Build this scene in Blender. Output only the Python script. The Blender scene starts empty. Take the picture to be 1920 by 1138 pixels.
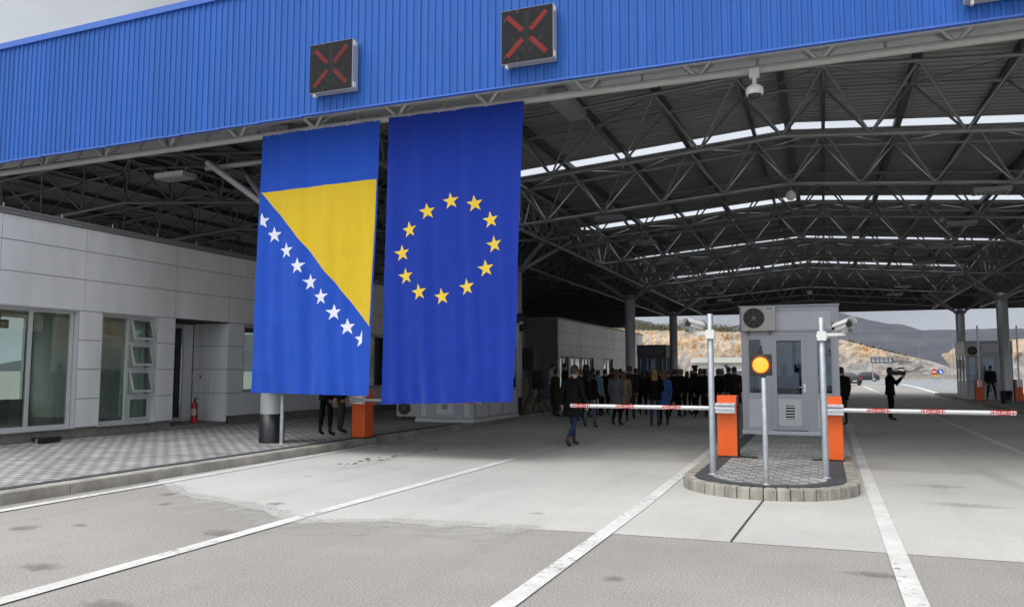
import bpy, bmesh, math, random
from mathutils import Vector, Matrix, noise
random.seed(7)
SC = bpy.context.scene
COL = SC.collection
# ------------------------------------------------------------------ camera
YAW, PITCH, ROLL, FPX, CAM_H = 0.373826, 0.0842475, 0.00067, 1485.2, 1.68
_f = Vector((-math.sin(YAW)*math.cos(PITCH), math.cos(YAW)*math.cos(PITCH), math.sin(PITCH)))
_r = Vector((math.cos(YAW), math.sin(YAW), 0)); _u = _r.cross(_f)
_R = _r*math.cos(ROLL) + _u*math.sin(ROLL); _U = _u*math.cos(ROLL) - _r*math.sin(ROLL)
cam = bpy.data.cameras.new("camera"); cam_o = bpy.data.objects.new("camera", cam); COL.objects.link(cam_o)
cam.sensor_width = 36; cam.lens = 36*FPX/1920; cam.clip_start = .1; cam.clip_end = 8000
cam_o.matrix_world = Matrix(((_R.x, _U.x, -_f.x, 0), (_R.y, _U.y, -_f.y, 0), (_R.z, _U.z, -_f.z, CAM_H), (0, 0, 0, 1)))
SC.camera = cam_o
# ------------------------------------------------------------------ world and sun
SUN_EL, SUN_AZ = math.radians(58), math.radians(205)     # azimuth clockwise from +Y: behind the camera, from the left
w = bpy.data.worlds.new("World"); SC.world = w; w.use_nodes = True
wt = w.node_tree; wt.nodes.clear()
def wn(t, **k):
    n = wt.nodes.new(t)
    for a, b in k.items(): setattr(n, a, b)
    return n
out = wn('ShaderNodeOutputWorld'); bg = wn('ShaderNodeBackground'); bg.inputs[1].default_value = 0.1
sky = wn('ShaderNodeTexSky', sky_type='NISHITA', sun_disc=False, sun_elevation=SUN_EL, sun_rotation=SUN_AZ)
tc = wn('ShaderNodeTexCoord'); sx = wn('ShaderNodeSeparateXYZ')
mr = wn('ShaderNodeMapRange'); mr.inputs[1].default_value = 0.0; mr.inputs[2].default_value = 1.0
ramp = wn('ShaderNodeValToRGB')
ramp.color_ramp.elements[0].position = 0.0; ramp.color_ramp.elements[0].color = (.50, .54, .62, 1)
ramp.color_ramp.elements[1].position = 1.0; ramp.color_ramp.elements[1].color = (1.55, 1.58, 1.62, 1)
e = ramp.color_ramp.elements.new(.12); e.color = (.53, .565, .62, 1)
e = ramp.color_ramp.elements.new(.42); e.color = (.60, .63, .67, 1)
e = ramp.color_ramp.elements.new(.62); e.color = (1.05, 1.08, 1.12, 1)
mp = wn('ShaderNodeMapping'); mp.inputs['Scale'].default_value = (1.6, 1.6, 5)
nz = wn('ShaderNodeTexNoise'); nz.inputs['Scale'].default_value = 1.7; nz.inputs['Detail'].default_value = 6; nz.inputs['Roughness'].default_value = .5
cr = wn('ShaderNodeMapRange'); cr.inputs[1].default_value = .3; cr.inputs[2].default_value = .7; cr.inputs[3].default_value = 7.4; cr.inputs[4].default_value = 12.0
mul = wn('ShaderNodeVectorMath', operation='SCALE')
mix = wn('ShaderNodeMix', data_type='RGBA'); mix.inputs[0].default_value = .92
L = wt.links.new
L(tc.outputs['Generated'], sx.inputs[0]); L(sx.outputs['Z'], mr.inputs[0]); L(mr.outputs[0], ramp.inputs[0])
L(tc.outputs['Generated'], mp.inputs[0]); L(mp.outputs[0], nz.inputs['Vector']); L(nz.outputs[0], cr.inputs[0])
dp = wn('ShaderNodeVectorMath', operation='DOT_PRODUCT'); dp.inputs[1].default_value = (math.sin(SUN_AZ), math.cos(SUN_AZ), .25)
lobe = wn('ShaderNodeMapRange'); lobe.inputs[1].default_value = -.1; lobe.inputs[2].default_value = .95; lobe.inputs[3].default_value = 1.0; lobe.inputs[4].default_value = 2.5
lm = wn('ShaderNodeMath', operation='MULTIPLY')
L(tc.outputs['Generated'], dp.inputs[0]); L(dp.outputs['Value'], lobe.inputs[0]); L(lobe.outputs[0], lm.inputs[0]); L(cr.outputs[0], lm.inputs[1])
L(ramp.outputs[0], mul.inputs[0]); L(lm.outputs[0], mul.inputs['Scale'])
L(sky.outputs[0], mix.inputs[6]); L(mul.outputs[0], mix.inputs[7]); L(mix.outputs[2], bg.inputs[0]); L(bg.outputs[0], out.inputs[0])
sun = bpy.data.lights.new("sun", 'SUN'); sun.energy = 1.1; sun.angle = math.radians(30); sun.color = (1, .95, .88)
sun_o = bpy.data.objects.new("sun", sun); COL.objects.link(sun_o)
sd = Vector((math.sin(SUN_AZ)*math.cos(SUN_EL), math.cos(SUN_AZ)*math.cos(SUN_EL), math.sin(SUN_EL)))
sun_o.rotation_euler = (-sd).to_track_quat('-Z', 'Y').to_euler()
SC.view_settings.view_transform = 'Standard'; SC.view_settings.look = 'None'
SC.view_settings.gamma = 1; SC.view_settings.use_curve_mapping = False
SC.view_settings.exposure = -0.10
SC.cycles.max_bounces = 8; SC.cycles.diffuse_bounces = 4; SC.cycles.transparent_max_bounces = 12; SC.cycles.volume_bounces = 0

# ------------------------------------------------------------------ pixel helpers (photo pixels -> points of the place)
def ray(px, py): return (px-960)*_R + (569-py)*_U + FPX*_f
def G(px, py, z=0.0):
    r = ray(px, py); return Vector((0, 0, CAM_H)) + r*((z-CAM_H)/r.z)
def PY(px, py, y):
    r = ray(px, py); return Vector((0, 0, CAM_H)) + r*(y/r.y)
def PX(px, py, x):
    r = ray(px, py); return Vector((0, 0, CAM_H)) + r*(x/r.x)

# ------------------------------------------------------------------ materials
MATS = {}
def mat(name, col, rough=.6, metal=0.0, var=0.0, vscale=3.0, bump=0.0, bscale=40.0, spec=.5, stretch=None, col2=None):
    if name in MATS: return MATS[name]
    m = bpy.data.materials.new(name); m.use_nodes = True; MATS[name] = m
    nt = m.node_tree; b = nt.nodes['Principled BSDF']
    b.inputs['Base Color'].default_value = (*col, 1); b.inputs['Roughness'].default_value = rough
    b.inputs['Metallic'].default_value = metal; b.inputs['Specular IOR Level'].default_value = spec
    if var or bump:
        t = nt.nodes.new('ShaderNodeTexCoord'); v = t.outputs['Object']
        if stretch:
            mp = nt.nodes.new('ShaderNodeMapping'); mp.inputs['Scale'].default_value = stretch
            nt.links.new(v, mp.inputs[0]); v = mp.outputs[0]
        if var:
            n = nt.nodes.new('ShaderNodeTexNoise'); n.inputs['Scale'].default_value = vscale; n.inputs['Detail'].default_value = 5
            n.inputs['Roughness'].default_value = .62
            r = nt.nodes.new('ShaderNodeMapRange'); r.inputs[1].default_value = .3; r.inputs[2].default_value = .7
            mx = nt.nodes.new('ShaderNodeMix'); mx.data_type = 'RGBA'
            c2 = col2 or tuple(min(1, c*(1+var)) for c in col); c1 = col if col2 else tuple(c*(1-var) for c in col)
            mx.inputs[6].default_value = (*c1, 1); mx.inputs[7].default_value = (*c2, 1)
            nt.links.new(v, n.inputs['Vector']); nt.links.new(n.outputs[0], r.inputs[0]); nt.links.new(r.outputs[0], mx.inputs[0])
            nt.links.new(mx.outputs[2], b.inputs['Base Color'])
            rr = nt.nodes.new('ShaderNodeMapRange'); rr.inputs[3].default_value = max(0.02, rough-.08); rr.inputs[4].default_value = min(1, rough+.08)
            nt.links.new(n.outputs[0], rr.inputs[0]); nt.links.new(rr.outputs[0], b.inputs['Roughness'])
        if bump:
            n2 = nt.nodes.new('ShaderNodeTexNoise'); n2.inputs['Scale'].default_value = bscale; n2.inputs['Detail'].default_value = 4
            bp = nt.nodes.new('ShaderNodeBump'); bp.inputs['Strength'].default_value = bump; bp.inputs['Distance'].default_value = .01
            nt.links.new(v, n2.inputs['Vector']); nt.links.new(n2.outputs[0], bp.inputs['Height']); nt.links.new(bp.outputs[0], b.inputs['Normal'])
    return m
def emis(name, col, strength):
    m = mat(name, (0.02, 0.02, 0.02), .4)
    b = m.node_tree.nodes['Principled BSDF']; b.inputs['Emission Color'].default_value = (*col, 1); b.inputs['Emission Strength'].default_value = strength
    return m
def glass(name, tint, refl=.12, rough=.0):
    if name in MATS: return MATS[name]
    m = bpy.data.materials.new(name); m.use_nodes = True; MATS[name] = m
    nt = m.node_tree; nt.nodes.clear(); N = nt.nodes.new; l = nt.links.new
    o = N('ShaderNodeOutputMaterial'); t = N('ShaderNodeBsdfTransparent'); t.inputs[0].default_value = (*tint, 1)
    g = N('ShaderNodeBsdfGlossy'); g.inputs['Roughness'].default_value = rough; g.inputs[0].default_value = (.9, .95, 1, 1)
    fr = N('ShaderNodeLayerWeight'); pw = N('ShaderNodeMath'); pw.operation = 'POWER'; pw.inputs[1].default_value = 4.5; l(fr.outputs['Facing'], pw.inputs[0])
    a = N('ShaderNodeMath'); a.operation = 'MULTIPLY_ADD'; a.use_clamp = True; a.inputs[1].default_value = .8; a.inputs[2].default_value = refl
    mx = N('ShaderNodeMixShader'); l(pw.outputs[0], a.inputs[0]); l(a.outputs[0], mx.inputs[0]); l(t.outputs[0], mx.inputs[1]); l(g.outputs[0], mx.inputs[2]); l(mx.outputs[0], o.inputs[0])
    return m
def nodes_of(name):
    m = bpy.data.materials.new(name); m.use_nodes = True; MATS[name] = m
    return m, m.node_tree, m.node_tree.nodes['Principled BSDF']
def ground_mat(name, c1, c2, c3, speck, big=.35, bumpd=.004, spots=0.0, streak=None):
    """worn paving: broad patches, fine aggregate, optional streaks along the lanes"""
    m, nt, b = nodes_of(name); N = nt.nodes.new; l = nt.links.new
    t = N('ShaderNodeTexCoord')
    def noise_(scale, detail=6, rough=.6, vec=None):
        n = N('ShaderNodeTexNoise'); n.inputs['Scale'].default_value = scale; n.inputs['Detail'].default_value = detail; n.inputs['Roughness'].default_value = rough
        l(vec or t.outputs['Object'], n.inputs['Vector']); return n.outputs[0]
    def ramp_(v, a, bb):
        r = N('ShaderNodeMapRange'); r.inputs[1].default_value = a; r.inputs[2].default_value = bb; r.interpolation_type = 'SMOOTHSTEP'; l(v, r.inputs[0]); return r.outputs[0]
    def mx(f, a, bb, blend='MIX'):
        x = N('ShaderNodeMix'); x.data_type = 'RGBA'; x.blend_type = blend
        if hasattr(f, 'links'): l(f, x.inputs[0])
        else: x.inputs[0].default_value = f
        for v, i in ((a, 6), (bb, 7)):
            if hasattr(v, 'links'): l(v, x.inputs[i])
            else: x.inputs[i].default_value = (*v, 1)
        return x.outputs[2]
    c = mx(ramp_(noise_(big), .35, .68), c1, c2)
    c = mx(ramp_(noise_(big*4.5, 8, .7), .48, .72), c, c3)
    if streak:
        mp = N('ShaderNodeMapping'); mp.inputs['Scale'].default_value = streak; l(t.outputs['Object'], mp.inputs[0])
        s = ramp_(noise_(1.0, 5, .6, mp.outputs[0]), .55, .75)
        c = mx(s, c, tuple(v*.72 for v in c1))
    if spots:
        v = N('ShaderNodeTexVoronoi'); v.inputs['Scale'].default_value = .55; l(t.outputs['Object'], v.inputs['Vector'])
        sp = N('ShaderNodeMapRange'); sp.inputs[1].default_value = .16; sp.inputs[2].default_value = .05; l(v.outputs['Distance'], sp.inputs[0])
        k = N('ShaderNodeMath'); k.operation = 'MULTIPLY'; k.inputs[1].default_value = spots; l(sp.outputs[0], k.inputs[0])
        c = mx(k.outputs[0], c, tuple(v_*.55 for v_ in c1))
    fine = noise_(62, 2, .8); f2 = ramp_(fine, .3, .7)
    g = N('ShaderNodeMapRange'); g.inputs[3].default_value = 1-speck; g.inputs[4].default_value = 1+speck; l(f2, g.inputs[0])
    sc_ = N('ShaderNodeVectorMath'); sc_.operation = 'SCALE'; l(c, sc_.inputs[0]); l(g.outputs[0], sc_.inputs['Scale'])
    l(sc_.outputs[0], b.inputs['Base Color']); b.inputs['Roughness'].default_value = .88; b.inputs['Specular IOR Level'].default_value = .3
    bp = N('ShaderNodeBump'); bp.inputs['Strength'].default_value = .5; bp.inputs['Distance'].default_value = bumpd; l(fine, bp.inputs['Height']); l(bp.outputs[0], b.inputs['Normal'])
    return m
def paver_mat(name, light, dark, sx_, sy_, darkrow):
    """block paving: light blocks with dark ones interleaved, sand joints"""
    m, nt, b = nodes_of(name); N = nt.nodes.new; l = nt.links.new
    t = N('ShaderNodeTexCoord'); s = N('ShaderNodeSeparateXYZ'); l(t.outputs['Object'], s.inputs[0])
    def M(op, a, c=None):
        n = N('ShaderNodeMath'); n.operation = op
        for i, v in enumerate((a, c)):
            if v is None: continue
            if hasattr(v, 'links'): l(v, n.inputs[i])
            else: n.inputs[i].default_value = v
        return n.outputs[0]
    v = M('DIVIDE', s.outputs['Y'], sy_); row = M('FLOOR', v); fv = M('SUBTRACT', v, row)
    u = M('ADD', M('DIVIDE', s.outputs['X'], sx_), M('MULTIPLY', row, .5)); colm = M('FLOOR', u); fu = M('SUBTRACT', u, colm)
    isdark = M('MULTIPLY', M('LESS_THAN', fv, darkrow), M('LESS_THAN', fu, .5))
    rnd = N('ShaderNodeTexWhiteNoise'); rnd.noise_dimensions = '2D'; cb = N('ShaderNodeCombineXYZ'); l(colm, cb.inputs[0]); l(row, cb.inputs[1]); l(cb.outputs[0], rnd.inputs['Vector'])
    j1 = M('MINIMUM', fu, M('SUBTRACT', 1, fu)); j2 = M('MINIMUM', fv, M('SUBTRACT', 1, fv))
    joint = M('MAXIMUM', M('LESS_THAN', M('MULTIPLY', j1, sx_), .006), M('LESS_THAN', M('MULTIPLY', j2, sy_), .006))
    mx = N('ShaderNodeMix'); mx.data_type = 'RGBA'; mx.inputs[6].default_value = (*light, 1); mx.inputs[7].default_value = (*dark, 1); l(isdark, mx.inputs[0])
    g = N('ShaderNodeMapRange'); g.inputs[3].default_value = .82; g.inputs[4].default_value = 1.14; l(rnd.outputs[0], g.inputs[0])
    n = N('ShaderNodeTexNoise'); n.inputs['Scale'].default_value = 1.3; n.inputs['Detail'].default_value = 6; l(t.outputs['Object'], n.inputs['Vector'])
    g2 = N('ShaderNodeMapRange'); g2.inputs[1].default_value = .3; g2.inputs[2].default_value = .7; g2.inputs[3].default_value = .78; g2.inputs[4].default_value = 1.15; l(n.outputs[0], g2.inputs[0])
    sc_ = N('ShaderNodeVectorMath'); sc_.operation = 'SCALE'; l(mx.outputs[2], sc_.inputs[0]); l(M('MULTIPLY', g.outputs[0], g2.outputs[0]), sc_.inputs['Scale'])
    mj = N('ShaderNodeMix'); mj.data_type = 'RGBA'; mj.inputs[7].default_value = (.10, .095, .085, 1); l(joint, mj.inputs[0]); l(sc_.outputs[0], mj.inputs[6])
    l(mj.outputs[2], b.inputs['Base Color']); b.inputs['Roughness'].default_value = .85
    bp = N('ShaderNodeBump'); bp.inputs['Strength'].default_value = .6; bp.inputs['Distance'].default_value = .006; bp.invert = True; l(joint, bp.inputs['Height']); l(bp.outputs[0], b.inputs['Normal'])
    return m

# ------------------------------------------------------------------ mesh builder
class MB:
    def __init__(s): s.v = []; s.f = []; s.m = []; s.s = []
    def add(s, vs, fs, m=0, smooth=False):
        o = len(s.v); s.v += [tuple(v) for v in vs]
        for f in fs: s.f.append(tuple(i+o for i in f)); s.m.append(m); s.s.append(smooth)
    def box(s, x0, x1, y0, y1, z0, z1, m=0, M=None):
        vs = [Vector(p) for p in ((x0,y0,z0),(x1,y0,z0),(x1,y1,z0),(x0,y1,z0),(x0,y0,z1),(x1,y0,z1),(x1,y1,z1),(x0,y1,z1))]
        if M: vs = [M @ v for v in vs]
        s.add(vs, [(3,2,1,0),(4,5,6,7),(0,1,5,4),(1,2,6,5),(2,3,7,6),(3,0,4,7)], m)
    def tube(s, p, q, r, n=8, r2=None, m=0, cap=True, smooth=True):
        p, q = Vector(p), Vector(q); d = (q-p).normalized(); a = d.orthogonal().normalized(); b = d.cross(a); r2 = r if r2 is None else r2
        vs = []
        for c, rr in ((p, r), (q, r2)):
            for i in range(n):
                t = 2*math.pi*i/n; vs.append(c + (a*math.cos(t)+b*math.sin(t))*rr)
        s.add(vs, [(i, (i+1) % n, n+(i+1) % n, n+i) for i in range(n)], m, smooth)
        if cap: s.add(vs, [tuple(range(n))[::-1], tuple(range(n, 2*n))], m)
    def lathe(s, prof, n=24, c=(0,0,0), m=0, axis='Z', smooth=True):
        vs = []; k = len(prof)
        for r, h in prof:
            for i in range(n):
                t = 2*math.pi*i/n; x, y = r*math.cos(t), r*math.sin(t)
                p = (x, y, h) if axis == 'Z' else ((x, h, y) if axis == 'Y' else (h, x, y))
                vs.append((p[0]+c[0], p[1]+c[1], p[2]+c[2]))
        s.add(vs, [(j*n+i, j*n+(i+1) % n, (j+1)*n+(i+1) % n, (j+1)*n+i) for j in range(k-1) for i in range(n)], m, smooth)
        s.add(vs, [tuple(range(n))[::-1], tuple(range((k-1)*n, k*n))], m)
    def loft(s, rings, m=0, smooth=True, cap=True):
        n = len(rings[0]); vs = [p for r in rings for p in r]
        s.add(vs, [(j*n+i, j*n+(i+1) % n, (j+1)*n+(i+1) % n, (j+1)*n+i) for j in range(len(rings)-1) for i in range(n)], m, smooth)
        if cap: s.add(vs, [tuple(range(n))[::-1], tuple(range((len(rings)-1)*n, len(rings)*n))], m, smooth)
    def prism(s, poly, fn, d0, d1, m=0):
        """poly: 2-D outline; fn(u, v, d) -> point; extruded from d0 to d1"""
        n = len(poly); vs = [fn(u, v, d0) for u, v in poly] + [fn(u, v, d1) for u, v in poly]
        s.add(vs, [tuple(range(n))[::-1], tuple(range(n, 2*n))] + [(i, (i+1) % n, n+(i+1) % n, n+i) for i in range(n)], m)
    def grid(s, nu, nv, fn, m=0, smooth=True):
        vs = [fn(i/nu, j/nv) for j in range(nv+1) for i in range(nu+1)]; k = nu+1
        s.add(vs, [(j*k+i, j*k+i+1, (j+1)*k+i+1, (j+1)*k+i) for j in range(nv) for i in range(nu)], m, smooth)
    def sphere(s, c, rx, ry=None, rz=None, n=12, m=0):
        ry = ry or rx; rz = rz or rx; k = n//2
        rings = [[(c[0]+rx*math.sin(math.pi*j/k)*math.cos(2*math.pi*i/n), c[1]+ry*math.sin(math.pi*j/k)*math.sin(2*math.pi*i/n), c[2]-rz*math.cos(math.pi*j/k)) for i in range(n)] for j in range(1, k)]
        s.loft(rings, m)
    def build(s, name, mats, parent=None, world=True, bev=0.0, recalc=True):
        off = Vector((0, 0, 0))
        if parent is not None and world:
            p = parent
            while p: off += p.location; p = p.parent
        me = bpy.data.meshes.new(name)
        me.from_pydata([(v[0]-off.x, v[1]-off.y, v[2]-off.z) for v in s.v], [], s.f)
        mats = mats if isinstance(mats, (list, tuple)) else [mats]
        for m in mats: me.materials.append(m)
        me.polygons.foreach_set('material_index', s.m); me.polygons.foreach_set('use_smooth', s.s)
        if recalc or bev:
            bm = bmesh.new(); bm.from_mesh(me)
            if bev:
                bmesh.ops.remove_doubles(bm, verts=bm.verts, dist=1e-6)
                es = [ed for ed in bm.edges if len(ed.link_faces) == 2 and ed.calc_face_angle(0) > .6]
                bmesh.ops.bevel(bm, geom=es, offset=bev, segments=2, affect='EDGES', profile=.6, clamp_overlap=True)
            if recalc: bmesh.ops.recalc_face_normals(bm, faces=bm.faces)
            bm.to_mesh(me); bm.free()
        o = bpy.data.objects.new(name, me); COL.objects.link(o)
        if parent is not None: o.parent = parent
        return o
def tag(o, label=None, cat=None, group=None, kind=None):
    for k, v in (('label', label), ('category', cat), ('group', group), ('kind', kind)):
        if v: o[k] = v
    return o
def thing(name, label, cat, loc=(0,0,0), rz=0.0, group=None):
    o = bpy.data.objects.new(name, None); COL.objects.link(o); o.location = loc; o.rotation_euler = (0, 0, rz); o.empty_display_size = .2
    return tag(o, label, cat, group)
def struct(o): o['kind'] = 'structure'; return o
def kids(o): return [c for c in COL.objects if c.parent == o]
def dup(o, loc, rz=None, label=None, parent=None):
    c = o.copy(); COL.objects.link(c); c.parent = parent
    if parent is None:
        c.location = loc
        if rz is not None: c.rotation_euler = (0, 0, rz)
        if label: c['label'] = label
    for ch in kids(o): dup(ch, None, parent=c)
    return c

# ------------------------------------------------------------------ palette
ASPH = ground_mat('worn asphalt', (.290, .273, .250), (.355, .335, .308), (.312, .293, .266), .36, .30, .004, .0)
CONC = ground_mat('cast concrete', (.53, .515, .48), (.43, .42, .395), (.49, .475, .445), .12, .22, .0015, .0, (.9, .10, 1))
ROADF = ground_mat('far road asphalt', (.26, .27, .29), (.29, .30, .32), (.25, .26, .28), .1, .1, .002)
PAINT = mat('road paint', (.54, .53, .50), .8, vscale=2.2, var=.1, col2=(.72, .715, .69), bump=.2, bscale=60)
def chipped(m):
    nt = m.node_tree; b = nt.nodes['Principled BSDF']; N = nt.nodes.new; l = nt.links.new; t = N('ShaderNodeTexCoord')
    n = N('ShaderNodeTexNoise'); n.inputs['Scale'].default_value = 11; n.inputs['Detail'].default_value = 9; n.inputs['Roughness'].default_value = .75; l(t.outputs['Object'], n.inputs['Vector'])
    n2 = N('ShaderNodeTexNoise'); n2.inputs['Scale'].default_value = .7; n2.inputs['Detail'].default_value = 4; l(t.outputs['Object'], n2.inputs['Vector'])
    a = N('ShaderNodeMath'); a.operation = 'MULTIPLY_ADD'; a.inputs[1].default_value = .5; l(n2.outputs[0], a.inputs[0]); l(n.outputs[0], a.inputs[2])
    r = N('ShaderNodeMapRange'); r.inputs[1].default_value = .56; r.inputs[2].default_value = .68; r.inputs[3].default_value = .25; r.inputs[4].default_value = 1; l(a.outputs[0], r.inputs[0]); l(r.outputs[0], b.inputs['Alpha'])
chipped(PAINT)
KERB = mat('kerb concrete', (.33, .312, .275), .85, var=.32, vscale=2.2, bump=.3, bscale=50)
PAVE = paver_mat('pavement blocks', (.36, .355, .335), (.17, .175, .18), .30, .15, .45)
PAVI = paver_mat('island blocks', (.36, .355, .345), (.10, .10, .105), .24, .20, .32)
DARKPAV = mat('dark edging blocks', (.06, .062, .066), .85, var=.25, vscale=9, bump=.3, bscale=30)
BLUE = mat('blue coated sheet', (.026, .115, .42), .55, var=.05, vscale=1.2, stretch=(3, 1, .4), spec=.25)
def panel_tone(m, wd, ax=0, amt=.05):
    nt = m.node_tree; b = nt.nodes['Principled BSDF']; src = b.inputs['Base Color'].links[0].from_socket; N = nt.nodes.new; l = nt.links.new
    t = N('ShaderNodeTexCoord'); s_ = N('ShaderNodeSeparateXYZ'); l(t.outputs['Object'], s_.inputs[0]); d = N('ShaderNodeMath'); d.operation = 'DIVIDE'; d.inputs[1].default_value = wd; l(s_.outputs[ax], d.inputs[0])
    f = N('ShaderNodeMath'); f.operation = 'FLOOR'; l(d.outputs[0], f.inputs[0]); wn_ = N('ShaderNodeTexWhiteNoise'); wn_.noise_dimensions = '1D'; l(f.outputs[0], wn_.inputs['W'])
    mp = N('ShaderNodeMapping'); mp.inputs['Scale'].default_value = (5, 1, .25); l(t.outputs['Object'], mp.inputs[0]); n = N('ShaderNodeTexNoise'); n.inputs['Scale'].default_value = 1.5; n.inputs['Detail'].default_value = 6; l(mp.outputs[0], n.inputs['Vector'])
    a = N('ShaderNodeMapRange'); a.inputs[3].default_value = 1-amt; a.inputs[4].default_value = 1+amt; l(wn_.outputs[0], a.inputs[0])
    c = N('ShaderNodeMapRange'); c.inputs[1].default_value = .3; c.inputs[2].default_value = .7; c.inputs[3].default_value = .88; c.inputs[4].default_value = 1.08; l(n.outputs[0], c.inputs[0])
    k = N('ShaderNodeMath'); k.operation = 'MULTIPLY'; l(a.outputs[0], k.inputs[0]); l(c.outputs[0], k.inputs[1]); sc = N('ShaderNodeVectorMath'); sc.operation = 'SCALE'; l(src, sc.inputs[0]); l(k.outputs[0], sc.inputs['Scale']); l(sc.outputs[0], b.inputs['Base Color'])
panel_tone(BLUE, 1.05)
BLUED = mat('blue flashing', (.04, .13, .50), .42, var=.05)
STEEL = mat('grey painted steel', (.21, .21, .212), .5, .15, var=.12, vscale=2)
STEEL_SHADE = mat('steel darkened for shade', (.11, .11, .112), .5, .1, var=.12, vscale=2)  # grey truss steel with the left bay's shade put into its colour
SHEET_SHADE = mat('roof sheet darkened for shade', (.09, .09, .092), .6, .1, var=.1)  # left bay roof sheet, its shade painted in as a darker tone
STEELL = mat('light grey painted steel', (.46, .46, .45), .5, .1, var=.12, vscale=2)
SHEET = mat('galvanised roof sheet', (.26, .265, .26), .55, .2, var=.12, vscale=.8, stretch=(.3, 3, 1))
PURL = mat('dark purlin steel', (.085, .085, .09), .5, .3, var=.1)
SOFF = mat('grey soffit sheet', (.52, .53, .56), .6, var=.06)
GALV = mat('galvanised steel', (.38, .40, .42), .42, .55, var=.18, vscale=16)
COLM = mat('silver painted column', (.42, .43, .44), .40, .35, var=.06)
BLACKP = mat('black gloss paint', (.010, .010, .012), .35)
CLAD = mat('silver composite panel', (.74, .755, .77), .45, .1, var=.025, vscale=.6)
panel_tone(CLAD, 2.02, 1, .035)
SEAM = mat('dark seam', (.035, .035, .038), .8)
FRAME = mat('light aluminium frame', (.52, .53, .54), .45, .2, var=.03)
CBOOTH = mat('mid grey aluminium', (.45, .46, .485), .45, .2, var=.04)
CPANEL = mat('light grey booth panel', (.64, .65, .68), .5, .05, var=.03)
PLINTH = mat('rough plinth render', (.21, .195, .18), .9, var=.2, vscale=8, bump=.6, bscale=60)
ORANGE = mat('orange powder coat', (.80, .115, .010), .42, var=.06, vscale=5, bump=.05, bscale=120)
CHROME = mat('polished bracket', (.75, .76, .78), .22, .9)
ALU = mat('brushed aluminium arm', (.66, .67, .68), .35, .45, var=.05, vscale=6)
WHITE = mat('white paint', (.75, .75, .73), .45, var=.05)
WHITEP = mat('white plastic', (.70, .70, .67), .4, var=.05)
RED = mat('red paint', (.55, .02, .025), .35, var=.06)
BLACK = mat('matt black', (.014, .014, .016), .6, var=.2)
RUBBER = mat('black rubber', (.018, .018, .018), .8)
WGLASS = glass('window glass', (.72, .80, .76), .06)
BGLASS = glass('booth glass', (.48, .54, .60), .05)
INT = mat('interior plaster', (.42, .44, .41), .8, var=.05)
INTF = mat('interior floor', (.16, .15, .13), .35, var=.1)
def skylight_mat():
    m = bpy.data.materials.new('translucent skylight'); m.use_nodes = True; nt = m.node_tree; nt.nodes.clear(); N = nt.nodes.new
    o = N('ShaderNodeOutputMaterial'); t = N('ShaderNodeBsdfTransparent'); t.inputs[0].default_value = (.95, .97, 1, 1); d = N('ShaderNodeBsdfTranslucent'); d.inputs[0].default_value = (.9, .93, .97, 1)
    mx = N('ShaderNodeMixShader'); mx.inputs[0].default_value = .3; nt.links.new(t.outputs[0], mx.inputs[1]); nt.links.new(d.outputs[0], mx.inputs[2]); nt.links.new(mx.outputs[0], o.inputs[0])
    return m
SKYL = skylight_mat()

# ================================================================== THE SETTING: ground
g = MB(); g.box(-1500, 1500, -40, 2600, -.6, 0); struct(g.build('ground', ASPH))
def ragged(pts, amp, step, seed):
    o = []; n = len(pts)
    for i in range(n):
        a, b = Vector(pts[i][:2]), Vector(pts[(i+1) % n][:2]); k = max(1, int((b-a).length/step)); fl = pts[i][2] if len(pts[i]) > 2 else 0
        d = (b-a).normalized(); nn = Vector((-d.y, d.x))
        for j in range(k):
            p = a.lerp(b, j/k)
            if fl: p = p + nn*(noise.noise((p.x*2.3+seed, p.y*2.3, 0))*amp + noise.noise((p.x*9+seed, p.y*9, 3))*amp*.5)*(1 if j else 0)
            o.append(p)
    return o
def sheet(name, pts, z, m, h=.0):
    b = MB(); n = len(pts); b.add([(p[0], p[1], z) for p in pts], [tuple(range(n))]); o = b.build(name, m, recalc=False)
    me = o.data
    if me.polygons[0].normal.z < 0: me.flip_normals()
    return struct(o)
ap = [(-9.62, 9.55), (-8.2, 8.5, 1), (-6.4, 7.95, 1), (-5.5, 7.45, 1), (-4.6, 7.82, 1), (-3.3, 8.02), (-2.1, 8.15), (1.6, 8.28), (9, 8.5), (9, 60), (-9.62, 60)]
ap[0] = (-9.62, 9.55, 1)
sheet('concrete_apron', ragged(ap, .07, .12, 3), .004, CONC)
def dust_mat():
    m, nt, b = nodes_of('concrete dust'); N = nt.nodes.new; l = nt.links.new
    b.inputs['Base Color'].default_value = (.50, .485, .45, 1); b.inputs['Roughness'].default_value = .9
    t = N('ShaderNodeTexCoord'); n = N('ShaderNodeTexNoise'); n.inputs['Scale'].default_value = 2.2; n.inputs['Detail'].default_value = 8; n.inputs['Roughness'].default_value = .72; l(t.outputs['Object'], n.inputs['Vector'])
    at = N('ShaderNodeAttribute'); at.attribute_name = 'fade'; a = N('ShaderNodeMath'); a.operation = 'ADD'; l(n.outputs[0], a.inputs[0]); l(at.outputs['Fac'], a.inputs[1])
    r = N('ShaderNodeMapRange'); r.inputs[1].default_value = .68; r.inputs[2].default_value = 1.0; r.inputs[4].default_value = .85; l(a.outputs[0], r.inputs[0]); l(r.outputs[0], b.inputs['Alpha']); return m
b = MB(); fade = []; edge = [(-9.62, 9.75), (-8.2, 8.7), (-6.4, 8.15), (-5.5, 7.65), (-4.6, 8.0), (-3.3, 8.2), (-2.3, 8.32)]
def edge_y(x):
    for (a, c), (d, e_) in zip(edge[:-1], edge[1:]):
        if a <= x <= d: return c+(e_-c)*(x-a)/(d-a)
    return edge[-1][1]
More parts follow.
